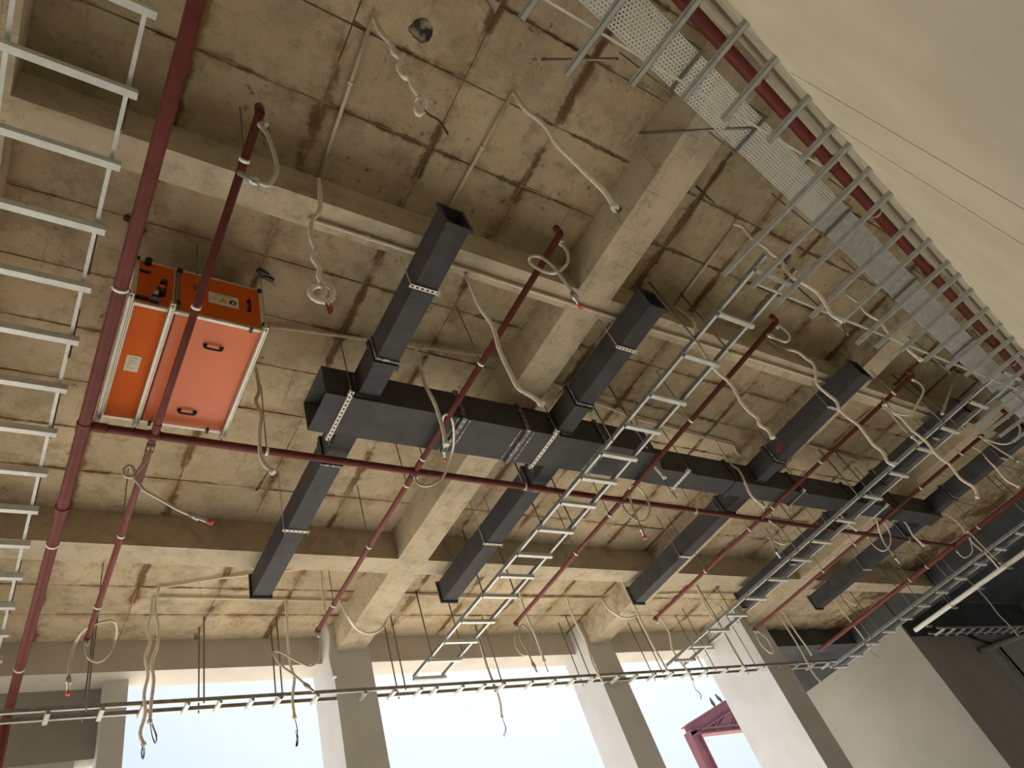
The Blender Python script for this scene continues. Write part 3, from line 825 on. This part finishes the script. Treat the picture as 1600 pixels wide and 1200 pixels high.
for x, y in ((0.24, 3.12), (0.30, 3.18), (1.31, 3.27), (1.37, 3.31)):
    part(MB().obox((x, y, SLAB-0.012), (0.05, 0.012, 0), (-0.004, 0.018, 0), (0, 0, 0.014)), 'anchor_plate', M['black'], ahu)

# ================================================================ black ducts
def duct_shell(mb, x0, x1, y0, y1, z0, z1, axis, th=0.006):
    if axis == 'x':
        mb.box(x0, x1, y0, y0+th, z0, z1); mb.box(x0, x1, y1-th, y1, z0, z1)
        mb.box(x0, x1, y0+th, y1-th, z0, z0+th); mb.box(x0, x1, y0+th, y1-th, z1-th, z1)
    else:
        mb.box(x0, x0+th, y0, y1, z0, z1); mb.box(x1-th, x1, y0, y1, z0, z1)
        mb.box(x0+th, x1-th, y0, y1, z0, z0+th); mb.box(x0+th, x1-th, y0, y1, z1-th, z1)
    return mb
def flange(mb, x0, x1, y0, y1, z0, z1, axis, at, w=0.035, t=0.03):
    """raised frame round a duct at position 'at' along its axis"""
    if axis == 'x':
        mb.box(at, at+t, y0-w, y1+w, z0-w, z0-0.001); mb.box(at, at+t, y0-w, y1+w, z1+0.001, z1+w)
        mb.box(at, at+t, y0-w, y0-0.001, z0-0.001, z1+0.001); mb.box(at, at+t, y1+0.001, y1+w, z0-0.001, z1+0.001)
    else:
        mb.box(x0-w, x1+w, at, at+t, z0-w, z0-0.001); mb.box(x0-w, x1+w, at, at+t, z1+0.001, z1+w)
        mb.box(x0-w, x0-0.001, at, at+t, z0-0.001, z1+0.001); mb.box(x1+0.001, x1+w, at, at+t, z0-0.001, z1+0.001)
    return mb
MZ0, MZ1 = 4.65, 5.03
duct = thing('main_duct', 'wide black main air duct crossing the ceiling, open at its left end', 'duct', (6, 4.04, MZ0))
secs = [(1.98, 3.42, 3.80, 4.28), (3.43, 4.22, 3.80, 4.28), (4.23, 5.35, 3.80, 4.28), (5.36, 6.20, 3.80, 4.28)]
for s in secs:
    part(duct_shell(MB(), *s, MZ0, MZ1, 'x'), 'duct_section', M['duct'], duct)
inn = MB()
inn.box(1.982, 3.4, 3.8065, 3.809, MZ0+0.0065, MZ1-0.0065); inn.box(1.982, 3.4, 4.271, 4.2735, MZ0+0.0065, MZ1-0.0065)
inn.box(1.982, 3.4, 3.809, 4.271, MZ0+0.0065, MZ0+0.009); inn.box(1.982, 3.4, 3.809, 4.271, MZ1-0.009, MZ1-0.0065)
part(inn, 'duct_lining', M['duct_in'], duct, 'grey galvanised inner face')
red = MB()
k = len(red.v)
red.v += [Vector(p) for p in ((6.20, 3.80, MZ0), (6.20, 4.28, MZ0), (6.20, 4.28, MZ1), (6.20, 3.80, MZ1), (6.46, 4.02, MZ0), (6.46, 4.30, MZ0), (6.46, 4.30, MZ1), (6.46, 4.02, MZ1))]
for f in ((0,1,5,4), (1,2,6,5), (2,3,7,6), (3,0,4,7)):
    red.face([k+i for i in f])
part(red, 'reducer', M['duct'], duct)
secs2 = [(6.46, 7.95), (7.96, 9.45), (9.46, 10.95), (10.96, 12.45), (12.46, 13.95)]
for a, b in secs2:
    part(duct_shell(MB(), a, b, 4.02, 4.30, MZ0, MZ1, 'x'), 'duct_section', M['duct'], duct)
part(MB().box(13.945, 13.955, 4.02, 4.30, MZ0, MZ1), 'end_cap', M['duct'], duct)
for at in (3.415, 4.215, 5.345):
    part(flange(MB(), 0, 0, 3.80, 4.28, MZ0, MZ1, 'x', at-0.02, 0.022, 0.05), 'joint_flange', M['seal'], duct)
for at in (7.945, 9.445, 10.945, 12.445):
    part(flange(MB(), 0, 0, 4.02, 4.30, MZ0, MZ1, 'x', at-0.02, 0.02, 0.05), 'joint_flange', M['duct'], duct)
for at in (3.36, 3.50, 4.14, 4.31, 5.29, 5.42):
    part(MB().box(at-0.010, at+0.010, 3.81, 4.275, MZ0-0.003, MZ0+0.001), 'sealant_strip', M['seal'], duct)
def strap(parent, p0, p1, w=0.042):
    """slotted angle bar under a duct from p0 to p1, with its upstand"""
    p0, p1 = Vector(p0), Vector(p1)
    d = (p1-p0).normalized()
    s_ = d.cross(Vector((0, 0, 1))).normalized()
    L = (p1-p0).length
    mb = MB().perf(p0-s_*w/2, d, s_, L, w, 0.05, w, 0.014, 0.010)
    mb.perf(p0-s_*w/2+Vector((0, 0, 0.001)), d, Vector((0, 0, 1)), L, w*0.8, 0.05, w*0.8, 0.014, 0.009)
    return part(mb, 'hanger_bar', M['white'], parent)
for x, y0, y1 in ((2.20, 3.72, 4.36), (4.58, 3.72, 4.34), (6.92, 3.95, 4.36), (9.48, 3.95, 4.36), (11.9, 3.95, 4.36)):
    strap(duct, (x, y0, MZ0-0.012), (x, y1, MZ0-0.012))
    for y in (y0+0.02, y1-0.02):
        rod(duct, x, y, MZ0-0.08, SLAB)

BZ0, BZ1 = 4.70, 4.98
def branch(x0, x1, side, label, yb, hang, collar=True):
    """rectangular spur off the main duct; side -1 runs to the rear wall, +1 to the windows"""
    y_in = (4.28 if x0 < 6 else 4.30) if side > 0 else (3.80 if x0 < 6 else 4.02)
    y_out = yb
    a, b = min(y_in, y_out), max(y_in, y_out)
    t = thing('branch_duct', label, 'duct', ((x0+x1)/2, (a+b)/2, BZ0), 'black branch ducts')
    part(duct_shell(MB(), x0, x1, a, b, BZ0, BZ1, 'y'), 'duct_body', M['duct'], t)
    part(MB().box(x0+0.007, x1-0.007, y_out+(0.10 if side < 0 else -0.11), y_out+(0.11 if side < 0 else -0.10), BZ0+0.007, BZ1-0.007), 'end_baffle', M['black'], t)
    part(flange(MB(), x0, x1, a, b, BZ0, BZ1, 'y', y_out-(0 if side < 0 else 0.03), 0.022, 0.03), 'end_flange', M['duct'], t)
    if collar:
        yc = y_in + side*0.40
        part(flange(MB(), x0, x1, a, b, BZ0, BZ1, 'y', yc-0.03, 0.022, 0.045), 'collar_flange', M['duct'], t)
        part(flange(MB(), x0, x1, a, b, BZ0, BZ1, 'y', yc+side*0.06-0.012, 0.012, 0.025), 'sealant_strip', M['seal'], t)
        part(flange(MB(), x0, x1, a, b, BZ0, BZ1, 'y', y_in+side*0.012-0.010, 0.014, 0.02), 'sealant_strip', M['seal'], t)
    for y in hang:
        strap(t, (x0-0.045, y, BZ0-0.012), (x1+0.03, y, BZ0-0.012), 0.036)
        for x in (x0-0.03, x1+0.018):
            rod(t, x, y, BZ0-0.05, SLAB, ROD_PALE if x0 < 6 else ROD)
    return t
branch(2.285, 2.495, -1, 'black branch duct nearest the orange unit, end toward the rear wall', 1.90, (2.54,))
branch(2.285, 2.495, 1, 'black branch duct nearest the orange unit, end toward the windows', 7.02, (5.78,))
branch(4.62, 4.83, -1, 'black branch duct right of the first concrete beam, end toward the rear wall', 1.99, (2.545,))
branch(4.80, 5.02, 1, 'black branch duct beside the first ladder tray, end toward the windows', 7.05, (5.77,))
branch(8.38, 8.60, -1, 'third black branch duct, end toward the rear wall', 1.93, (2.52,))
branch(8.38, 8.60, 1, 'third black branch duct, end toward the windows', 7.03, (5.75,))
branch(11.25, 11.48, -1, 'fourth black branch duct behind the second ladder tray, end toward the rear wall', 1.92, (2.52,))
branch(11.25, 11.48, 1, 'fourth black branch duct behind the second ladder tray, end toward the windows', 7.10, (5.75,))
branch(13.65, 13.88, -1, 'fifth and farthest black branch duct, end toward the rear wall', 1.92, (2.52,))
branch(13.65, 13.88, 1, 'fifth and farthest black branch duct, end toward the windows', 7.12, (5.75,))

# ================================================================ red pipes
PZ = 4.60
CLAMP = {}
def clamp(parent, x, y, z, r, axis):
    key = (round(r, 3), axis)
    if key not in CLAMP:
        a = (0, 1, 0) if axis == 'y' else (1, 0, 0)
        CLAMP[key] = MB().ring((0, 0, 0), a, r+0.007, 0.024, 16).mesh('pipe_clamp', M['white'])
    inst(CLAMP[key], 'pipe_clamp', parent, (x, y, z))
    rod(parent, x, y, z+r+0.004, SLAB, ROD)
def run_pipe(label, p0, p1, r, clamps, axis, group, material=None, couplings=(), name='sprinkler_pipe', elbow=None):
    p0, p1 = Vector(p0), Vector(p1)
    t = thing(name, label, 'pipe', (p0+p1)/2, group)
    pts = [p0, p0.lerp(p1, 0.5), p1]
    if elbow:
        pts = [p0, p0.lerp(p1, 0.5), p1-(p1-p0).normalized()*0.10, p1-(p1-p0).normalized()*0.03+Vector((0, 0, -0.03)), p1+Vector((0, 0, -0.10)), p1+Vector((0, 0, elbow-p1.z))]
    part(MB().tube(pts, r, 18), 'pipe', material or M['red'], t)
    d = (p1-p0).normalized()
    for c_ in couplings:
        q = p0.lerp(p1, (c_-(p0.y if axis == 'y' else p0.x))/((p1.y-p0.y) if axis == 'y' else (p1.x-p0.x)))
        part(MB().tube([q-d*0.05, q-d*0.045, q+d*0.045, q+d*0.05], r*1.16, 16), 'coupling', material or M['red'], t)
    for c_ in clamps:
        q = p0.lerp(p1, (c_-(p0.y if axis == 'y' else p0.x))/((p1.y-p0.y) if axis == 'y' else (p1.x-p0.x)))
        clamp(t, q.x, q.y, q.z, r, axis)
    return t
G = 'dark red sprinkler pipes'
run_pipe('thickest dark red pipe at the left, passing under the edge of the orange unit', (0.245, -4.0, PZ), (0.24, 9.12, PZ), 0.048, (0.4, 3.16, 6.08, 8.21), 'y', G, couplings=(4.555, 5.6), elbow=-1.6, name='main_pipe')
run_pipe('dark red cross pipe running left to right below the main duct', (0.29, 4.545, PZ), (15.5, 4.715, PZ), 0.036, (1.69, 4.64, 7.6, 10.7, 13.6), 'x', G, couplings=(0.35, 0.75, 3.22, 6.18, 9.1, 12.1), name='main_pipe')
def branch_pipe(x, ya, yb, cl, label, dx=0.0):
    t = run_pipe(label, (x, ya, PZ), (x+dx, yb, PZ), 0.029, cl, 'y', G, couplings=(4.46, 4.70), name='sprinkler_pipe')
    part(MB().tube([(x, ya+0.01, PZ), (x, ya+0.01, PZ+0.10)], 0.031, 12), 'end_tee', M['red'], t)
    part(MB().tube([(x+0.02, ya+0.05, PZ-0.01), (x+0.05, ya+0.05, PZ-0.05)], 0.018, 10), 'hose_outlet', M['fitting'], t)
    part(MB().tube([(x+dx, yb-0.06, PZ), (x+dx, yb, PZ)], 0.034, 12), 'end_tee', M['red'], t)
    part(MB().tube([(x+dx, yb-0.03, PZ-0.02), (x+dx, yb-0.03, PZ-0.09)], 0.018, 10), 'hose_outlet', M['fitting'], t)
    return t
branch_pipe(0.735, 1.60, 7.68, (1.94, 3.17, 5.90, 7.06), 'thin dark red pipe passing right under the orange unit', 0.035)
branch_pipe(3.19, 1.62, 7.58, (3.07, 4.38, 4.79, 5.84, 6.99), 'second parallel red pipe, left of the first concrete beam', 0.06)
branch_pipe(6.18, 1.65, 7.44, (3.16, 4.90, 5.72), 'third parallel red pipe, right of the first ladder tray', 0.03)
branch_pipe(9.12, 1.66, 7.32, (1.99, 3.35, 4.36, 4.88, 5.95), 'fourth parallel red pipe, right of the third branch duct', -0.08)
branch_pipe(12.12, 1.70, 7.72, (2.6, 3.44, 4.96, 5.76), 'fifth parallel red pipe, right of the second ladder tray', 0.03)
run_pipe('farthest dark red pipe running along the dark fascia', (15.45, -1.0, PZ), (15.5, 8.6, PZ), 0.045, (1.2, 2.96, 4.10, 5.41, 5.87), 'y', G, couplings=(4.71,), name='main_pipe')
rp_ = thing('main_pipe', 'bright red pipe along the top of the rear wall', 'pipe', W(6, -0.715, 4.75))
part(MB().tube([W(-6, -0.715, 4.75), W(6, -0.715, 4.75), W(18.5, -0.715, 4.75)], 0.052, 18), 'pipe', M['red_bright'], rp_)
for t in (1.9, 4.05, 6.4, 8.8, 11.2):
    part(MB().tube([W(t-0.013, -0.715, 4.75), W(t+0.013, -0.715, 4.75)], 0.059, 18), 'pipe_clamp', M['white'], rp_)
    p = W(t, -0.715, 4.80)
    rod(rp_, p.x, p.y, 4.80, SLAB, ROD)
for t in (2.9, 5.4, 7.9, 10.4):
    part(MB().tube([W(t-0.06, -0.715, 4.75), W(t+0.06, -0.715, 4.75)], 0.060, 18), 'coupling', M['red_bright'], rp_)

# ================================================================ cable trays
def ladder(label, axis, r0, r1, a0, a1, rungs, z, rail_w=0.022, rail_h=0.06, rung_w=0.045, over=0.03, rods=(), shear=0.0, name='ladder_tray', rodme=None, rung_mat=None, rail_mat=None, rung_h=0.045):
    """ladder tray: rails at r0, r1 across, from a0 to a1 along axis; rungs fixed beneath"""
    mid = (a0+a1)/2
    def pt(r, a, zz):
        r = r + shear*(a-a0)
        return Vector((r, a, zz)) if axis == 'y' else Vector((a, r, zz))
    t = thing(name, label, 'cable tray', pt((r0+r1)/2, mid, z), 'galvanised cable trays')
    for r in (r0, r1):
        part(MB().bar(pt(r, a0, z+rail_h/2), pt(r, a1, z+rail_h/2), rail_w, rail_h), 'side_rail', rail_mat or M['galv_dark'], t)
        part(MB().bar(pt(r, a0, z-0.0005), pt(r, a1, z-0.0005), rail_w+0.012, 0.004), 'rail_lip', M['galv_tray'], t)
    L = (r1-r0)+2*over
    me = MB()
    if axis == 'y':
        me.channel((-L/2, 0, 0), (L/2, 0, 0), rung_w, rung_h)
    else:
        me.channel((0, -L/2, 0), (0, L/2, 0), rung_w, rung_h)
    me = me.mesh('rung', rung_mat or M['galv_tray'])
    for a in rungs:
        inst(me, 'rung', t, pt((r0+r1)/2, a, z-0.003-rung_h/2))
    for a in rods:
        for r in (r0-0.02, r1+0.02):
            p = pt(r, a, z-0.03)
            rod(t, p.x, p.y, z-0.04, SLAB, rodme or ROD_FAT)
    return t
ladder('wide ladder tray at the left edge beside the thickest red pipe', 'y', -0.60, 0.02, -1.6, 9.1, [0.36+0.5085*k for k in range(-3, 17)], 4.90, 0.014, 0.05, 0.048, 0.06, (0.15, 2.15, 3.3, 4.1, 5.0, 6.2, 7.6), rodme=ROD_FAT, rail_mat=M['alu'], rung_h=0.062)
ladder('first ladder tray hanging right of the first concrete beam', 'y', 5.22, 5.70, 1.05, 8.62, [1.2, 1.74, 2.28, 2.85, 3.31, 3.76, 4.17, 4.61, 5.11, 5.61, 6.06, 6.51, 7.1, 7.6, 8.09, 8.58], 4.46, 0.022, 0.05, 0.045, 0.03, (2.09, 3.55, 5.05, 6.5, 8.0), shear=-0.022)
ladder('second ladder tray hanging in front of the fourth branch duct', 'y', 10.46, 10.95, 1.05, 8.66, [1.1, 1.66, 2.17, 2.60, 3.14, 3.67, 4.25, 4.79, 5.27, 5.83, 6.39, 6.9, 7.39, 7.9, 8.4], 4.44, 0.024, 0.055, 0.045, 0.03, (2.1, 3.73, 5.1, 7.14), shear=-0.008)
wt = thing('ladder_tray', 'long narrow ladder tray running along in front of the windows', 'cable tray', (5, 8.78, 4.35), 'galvanised cable trays')
def wtz(x):
    return 4.35 if x < 8.0 else 4.35 - 0.046*(x-8.0)
for k_, off in enumerate((0.0, 0.205)):
    for xa, xc in ((-3.0, 8.0), (8.0, 14.9)):
        A_ = Vector((xa, 1.9975*wtz(xa)+off*wtz(xa)/4.35, wtz(xa)))
        B_ = Vector((xc, 1.9975*wtz(xc)+off*wtz(xc)/4.35, wtz(xc)))
        u = Vector((0, 0, 0.025))
        part(MB().bar(A_+u, B_+u, 0.018, 0.05), 'side_rail', M['galv_dark'], wt)
        part(MB().bar(A_, B_, 0.030, 0.005), 'rail_lip', M['galv_tray'], wt)
RUNG_W = MB().channel((0, -0.125, 0), (0, 0.125, 0), 0.05, 0.04).mesh('rung', M['galv_tray'])
for x in [0.59, 1.11, 1.53, 2.01, 2.38, 2.77, 3.12, 3.62, 4.3, 4.75, 5.17, 5.43, 5.88, 6.27, 6.64, 7.19, 7.66, 8.07, 8.47, 9.0, 9.4, 9.82, 10.23, 10.64, 11.08, 11.6, 12.1, 12.6, 13.1, 13.6, 14.1, 14.6]:
    inst(RUNG_W, 'rung', wt, (x, 1.9975*wtz(x)+0.10, wtz(x)-0.024))
for x in (0.95, 2.19, 3.15, 4.92, 6.6, 8.4, 10.0, 11.3, 12.4):
    for off in (-0.02, 0.225):
        rod(wt, x, 1.9975*wtz(x)+off, wtz(x)-0.03, SLAB, ROD_FAT)
ladder('ladder tray in the dark at far right beside the white pipe', 'y', 16.0, 16.5, 0.5, 8.9, [0.8+0.5*k for k in range(17)], 4.30, 0.028, 0.055, 0.05, 0.03, (1.5, 3.4, 5.4, 6.4, 7.6))
wp = thing('white_pipe', 'thick white pipe run hanging in the dark at far right', 'pipe', (17.6, 4, 4.3))
part(MB().tube([(17.68, 0.5, 4.3), (17.6, 4.0, 4.3), (17.52, 7.33, 4.3)], 0.052, 14), 'pipe', M['white'], wp)
for q in range(9):
    part(MB().box(17.50, 17.72, 1.0+0.75*q, 1.06+0.75*q, 4.205, 4.235), 'cradle', M['galv_dark'], wp)
    if q % 2:
        rod(wp, 17.5, 1.03+0.75*q, 4.2, SLAB, ROD)
        rod(wp, 17.72, 1.03+0.75*q, 4.2, SLAB, ROD)
ladder('faint ladder tray against the dark fascia above the core wall', 'x', 7.30, 7.55, 18.6, 26.0, [18.9+0.55*k for k in range(13)], 4.32, 0.02, 0.05, 0.05, 0.02, ())

# struts cantilevered off the rear wall, carrying two tapered trays
ST = 4.30
SQ = ST/4.0
def strut_tray(label, ts, yend, x0, x1, rods):
    t = thing('strut_tray', label, 'cable tray', Vector(((x0+x1)/2, yend, ST)), 'galvanised cable trays')
    part(MB().bar((x0, yend-0.035, ST+0.055), (x1, yend-0.035-0.012*(x1-x0), ST+0.055), 0.016, 0.045), 'side_rail', M['galv_tray'], t)
    for tt, ne in ts:
        part(MB().channel(W(tt, ne, ST+0.012), W(tt, -0.849, ST+0.012), 0.043, 0.041), 'strut', M['galv_strut'], t)
    for x, y in rods:
        rod(t, x, y, ST, SLAB, ROD_FAT)
    return t
def n_at(tt, y):
    return (y - tt*WT.y)/WN.y
g1 = [(tt*SQ, n_at(tt*SQ, y*SQ)) for tt, y in ((0.6, 0.33), (1.0, 0.33), (1.42, 0.33), (1.80, 0.33), (2.24, 0.47), (2.66, 0.34), (3.05, 0.255), (3.43, 0.24), (3.90, 0.205), (4.29, 0.19))]
strut_tray('row of short wall struts narrowing against the rear wall above the perforated tray', g1, 0.25, 0.5, 5.0, ())
g2 = [(tt*SQ, n_at(tt*SQ, y*SQ)) for tt, y in ((4.56, 1.24), (4.94, 1.24), (5.36, 1.30), (5.88, 1.29), (6.28, 1.27), (6.78, 1.36), (7.09, 1.32), (7.48, 1.25), (8.0, 1.26), (8.48, 1.23), (8.95, 1.23), (9.4, 1.23), (9.85, 1.23), (10.33, 1.81), (10.73, 1.88), (11.14, 1.84), (11.6, 1.84), (12.1, 1.84))]
strut_tray('row of long wall struts fanning out below the slab at right', g2, 1.33, 5.2, 13.6, ((6.9, 1.40), (9.2, 1.36), (11.4, 1.33)))

# perforated tray
pt_ = thing('perforated_tray', 'pale perforated cable tray running along the rear wall top', 'cable tray', W(6, -0.40, 4.62), 'galvanised cable trays')
NA, NB = -0.545, -0.255
tcuts = [1.0, 3.35, 4.28, 5.75]
for a, b in zip(tcuts, tcuts[1:]):
    part(MB().perf(W(a+0.004, NA, 4.62), WT, WN, b-a-0.008, NB-NA, 0.034, 0.0242, 0.0105, 0.0062), 'perforated_base', M['galv_tray'], pt_)
for a, b in ((5.75, 7.4), (7.4, 9.8), (9.8, 12.2), (12.2, 14.6)):
    part(MB().obox(W((a+b)/2, (NA+NB)/2, 4.6215), WT*((b-a)/2-0.004), WN*(NB-NA)/2, Vector((0, 0, 0.0015))), 'tray_base', M['galv'], pt_)
for n_ in (NA, NB):
    part(MB().obox(W(7.8, n_, 4.645), WT*6.8, WN*0.0015, Vector((0, 0, 0.026))), 'side_rail', M['galv_tray'], pt_)
for t in (1.4, 3.36, 4.27, 5.9, 7.6, 9.6, 11.6):
    part(MB().channel(W(t, NA-0.02, 4.605), W(t, NB+0.02, 4.605), 0.022, 0.02), 'cross_bearer', M['galv_dark'], pt_)
    for n_ in (NA-0.03, NB+0.03):
        p = W(t, n_, 4.58)
        rod(pt_, p.x, p.y, 4.58, SLAB, ROD)
# loose rods and a slanted brace in the rear bay
def loose(label, pts, r, material, name='brace_rod'):
    t = solo(MB().tube(pts, r, 8), name, material, pts[0], label, 'rod')
    return t
loose('slanted steel brace from the slab down to the perforated tray', [(3.976, 0.773, 5.50), (4.063, 0.199, 4.40)], 0.014, M['rod'])
loose('short slanted brace near the slab above the short wall struts', [(2.748, 0.634, 5.50), (2.997, 0.305, 4.90)], 0.012, M['rod'])
loose('short steel stub hanging from the slab beside the concrete beam', [(4.925, 0.963, 5.50), (4.927, 0.968, 5.13)], 0.012, M['rod'])
loose('pale slanted conduit stub over the fourth branch duct end', [(11.754, 1.698, 5.45), (10.62, 2.064, 4.62)], 0.022, M['conduit'], 'conduit_stub')

# ================================================================ rigid conduits on the concrete
def conduit(label, pts, clips=(), r=0.0155):
    t = thing('conduit', label, 'conduit', pts[0], 'cream rigid conduits fixed to the concrete')
    part(MB().tube([Vector(p) for p in pts], r, 10), 'tube', M['conduit'], t)
    P = [Vector(p) for p in pts]
    for a, b in zip(P, P[1:]):
        L = (b-a).length
        d = (b-a).normalized()
        for q in range(int(L/1.1)):
            c_ = a + d*(0.5+q*1.1)
            part(MB().tube([c_-d*0.012, c_+d*0.012], r*1.45, 10), 'saddle_clip', M['conduit'], t)
    return t
CZ = 5.472
conduit('cream conduit on the slab left of the round hole', [(1.38, 0.93, CZ), (1.45, 2.24, CZ)])
conduit('cream conduit on the slab above the first branch duct end', [(2.64, 0.97, CZ), (2.60, 2.24, CZ)])
conduit('long cream conduit along the underside of the rear cross beam', [(1.38, 2.42, 5.05), (4.75, 2.42, 5.05), (7.2, 2.37, 5.05), (10.2, 2.36, 5.05), (12.6, 2.36, 5.05)])
conduit('cream conduit on the slab between the orange unit and the first concrete beam', [(1.45, 3.81, CZ), (2.57, 3.68, CZ), (4.03, 3.52, CZ)])
conduit('cream conduit on the slab behind the first ladder tray', [(4.51, 3.62, CZ), (5.18, 3.76, CZ), (6.42, 3.93, CZ), (8.13, 4.01, CZ), (8.55, 4.02, CZ), (8.75, 4.15, CZ), (8.9, 4.2, CZ)])
conduit('cream conduit sweeping along the middle cross beam', [(1.51, 7.99, CZ), (2.17, 7.75, CZ), (3.2, 7.48, CZ), (4.05, 7.44, CZ)])
conduit('cream conduit along the middle cross beam right of the first concrete beam', [(4.5, 7.42, CZ), (6.5, 7.39, CZ), (8.92, 7.36, CZ)])
conduit('cream conduit on the slab before the leftmost window', [(1.48, 8.19, CZ), (2.4, 8.20, CZ), (4.03, 8.23, CZ)])
conduit('cream conduit on the slab before the second window', [(4.51, 8.0, CZ), (5.94, 8.08, CZ), (8.9, 8.01, CZ)])
conduit('cream conduit on the slab before the third window', [(9.38, 7.9, CZ), (11.0, 7.8, CZ), (12.9, 7.75, CZ)])
conduit('cream conduit on the slab left of the square hole', [(5.69, 1.13, CZ), (5.71, 2.25, CZ)])
conduit('cream conduit on the slab behind the second ladder tray', [(9.4, 3.72, CZ), (10.2, 3.72, CZ), (11.9, 3.80, CZ)])

# ================================================================ hanging flexible conduits and hoses
def dangling(kind, label, end, pts, wires):
    t = thing('flexible_conduit' if kind == 'c' else 'braided_hose', label, 'conduit' if kind == 'c' else 'hose', pts[-1],
              'beige flexible conduits hanging from the slab' if kind == 'c' else 'braided sprinkler hoses on the red pipes')
    far = Vector(pts[0]).length
    step = 0.016 if far < 8.5 else 0.03
    sp = spline(pts, step)
    r = 0.0185 if kind == 'c' else 0.0135
    part(MB().tube(sp, r, 8, True, (lambda i: 1.08 if i % 2 else 0.93) if kind == 'c' else None), 'tube', M['flex'] if kind == 'c' else M['hose'], t)
    d = (sp[-1]-sp[-2]).normalized()
    e_ = sp[-1]
    if kind == 'h':
        d0 = (sp[1]-sp[0]).normalized()
        part(MB().tube([sp[0]-d0*0.02, sp[0]+d0*0.05], 0.021, 10), 'end_fitting', M['fitting'], t)
        f_ = part(MB().tube([e_-d*0.05, e_-d*0.02, e_-d*0.019, e_+d*0.03, e_+d*0.031, e_+d*0.11], 0.021, 10, True, lambda i: (1.0, 1.0, 1.25, 1.25, 0.8, 0.75)[i]), 'end_fitting', M['fitting'], t)
        if end in ('cap', 'yellow'):
            part(MB().tube([e_+d*0.11, e_+d*0.15], 0.020, 10), 'end_cap', M['cap'] if end == 'cap' else M['yellow_tip'], f_)
    else:
        part(MB().tube([e_-d*0.01, e_+d*0.03], 0.026, 10), 'coupler', M['white'], t)
    if wires:
        for q in range(3 if end == 'redwire' else 2):
            off = Vector((random.uniform(-0.02, 0.02), random.uniform(-0.02, 0.02), random.uniform(-0.03, 0.0)))*(q > 0)
            ww = [Vector(w_) + off*(i/len(wires)) for i, w_ in enumerate(wires)]
            part(MB().tube(spline(ww, 0.03), 0.0042, 5), 'wire', M['wire_red'] if end == 'redwire' else M['wire_dark'], t)
    return t
for kind, label, end, pts, wires in CABLES:
    dangling(kind, label, end, pts, wires)

# ================================================================ outside: maroon steel frame with two birds
sf = thing('steel_frame', 'maroon steel gable frame outside the third window', 'steel frame', (29.5, 25, -1.75))
def member(p0, p1, w, h, name):
    mb = MB()
    p0, p1 = Vector(p0), Vector(p1)
    d = (p1-p0).normalized()
    side = d.cross(Vector((0, 1, 0))).normalized()
    mb.bar(p0+side*(h/2-0.03), p1+side*(h/2-0.03), w, 0.06, side)
    mb.bar(p0-side*(h/2-0.03), p1-side*(h/2-0.03), w, 0.06, side)
    mb.bar(p0, p1, w*0.25, h-0.1, side)
    return part(mb, name, M['steel_maroon'], sf)
member((29.45, 25, -1.75), (29.45, 25, 9.35), 0.45, 0.75, 'post')
member((29.15, 25, 9.36), (41.0, 25, 12.45), 0.45, 0.62, 'rafter')
member((29.6, 25, 9.28), (41.0, 25, 9.05), 0.40, 0.30, 'tie_beam')
for q in range(6):
    x = 31.0 + q*1.6
    member((x, 25, 9.25), (x+1.5, 25, 9.60+0.26*(x-29.4)), 0.25, 0.22, 'web_brace')
part(MB().poly([(29.8, 24.98, 9.4), (40.5, 24.98, 9.22), (40.5, 24.98, 12.1), (29.9, 24.98, 9.6)], 0.03), 'gable_sheet', M['steel_maroon'], sf)
def bird(x, y, z, lean, face, label):
    """perched bird: body, head, beak and tail as one swept skin"""
    mb = MB()
    prof = [(-0.24, -0.13, 0.012), (-0.17, -0.08, 0.030), (-0.10, 0.0, 0.062), (-0.02, 0.07, 0.088), (0.05, 0.14, 0.080), (0.09, 0.20, 0.052), (0.115, 0.25, 0.048), (0.14, 0.285, 0.050), (0.165, 0.295, 0.030), (0.185, 0.29, 0.012), (0.215, 0.28, 0.004)]
    ca, sa = math.cos(lean), math.sin(lean)
    pts = [Vector((x+face*(a*ca-b*sa), y, z+0.16+(a*sa+b*ca))) for a, b, _ in prof]
    mb.tube(pts, 1.0, 10, True, lambda i: prof[i][2])
    for s_ in (-0.03, 0.03):
        mb.tube([(x, y+s_, z), (x, y+s_, z+0.12)], 0.008, 5)
    return solo(mb, 'bird', M['bird'], (x, y, z), label, 'bird', 'birds perched on the steel frame')
bird(32.05, 25, 10.44, 0.55, -1, 'small dark bird perched upright lower on the maroon rafter')
bird(32.75, 25, 10.62, 0.15, -1, 'small dark bird perched higher on the maroon rafter')

# vertical conduit and dark pipe on the core wall
conduit('pale conduit dropping down the dark end of the core wall', [(21.9, 7.90, 4.12), (21.75, 7.90, -1.5)])
dp_ = thing('drain_pipe', 'brownish drain pipe sloping along the dark end of the core wall', 'pipe', (23, 7.87, 4.2))
part(MB().tube([(21.55, 7.87, 3.98), (23.4, 7.87, 4.22), (26.8, 7.87, 4.55)], 0.075, 14), 'pipe', M['plaster_grey'], dp_)
part(MB().tube([(22.80, 7.885, 4.10), (22.76, 7.885, -1.5)], 0.03, 10), 'down_pipe', M['black'], dp_)
part(MB().tube([(21.50, 7.885, 4.46), (22.0, 7.885, 4.30), (22.80, 7.885, 4.10)], 0.03, 10), 'inlet', M['black'], dp_)
for o in list(bpy.data.objects):
    if '_b' in o:
        del o['_b']
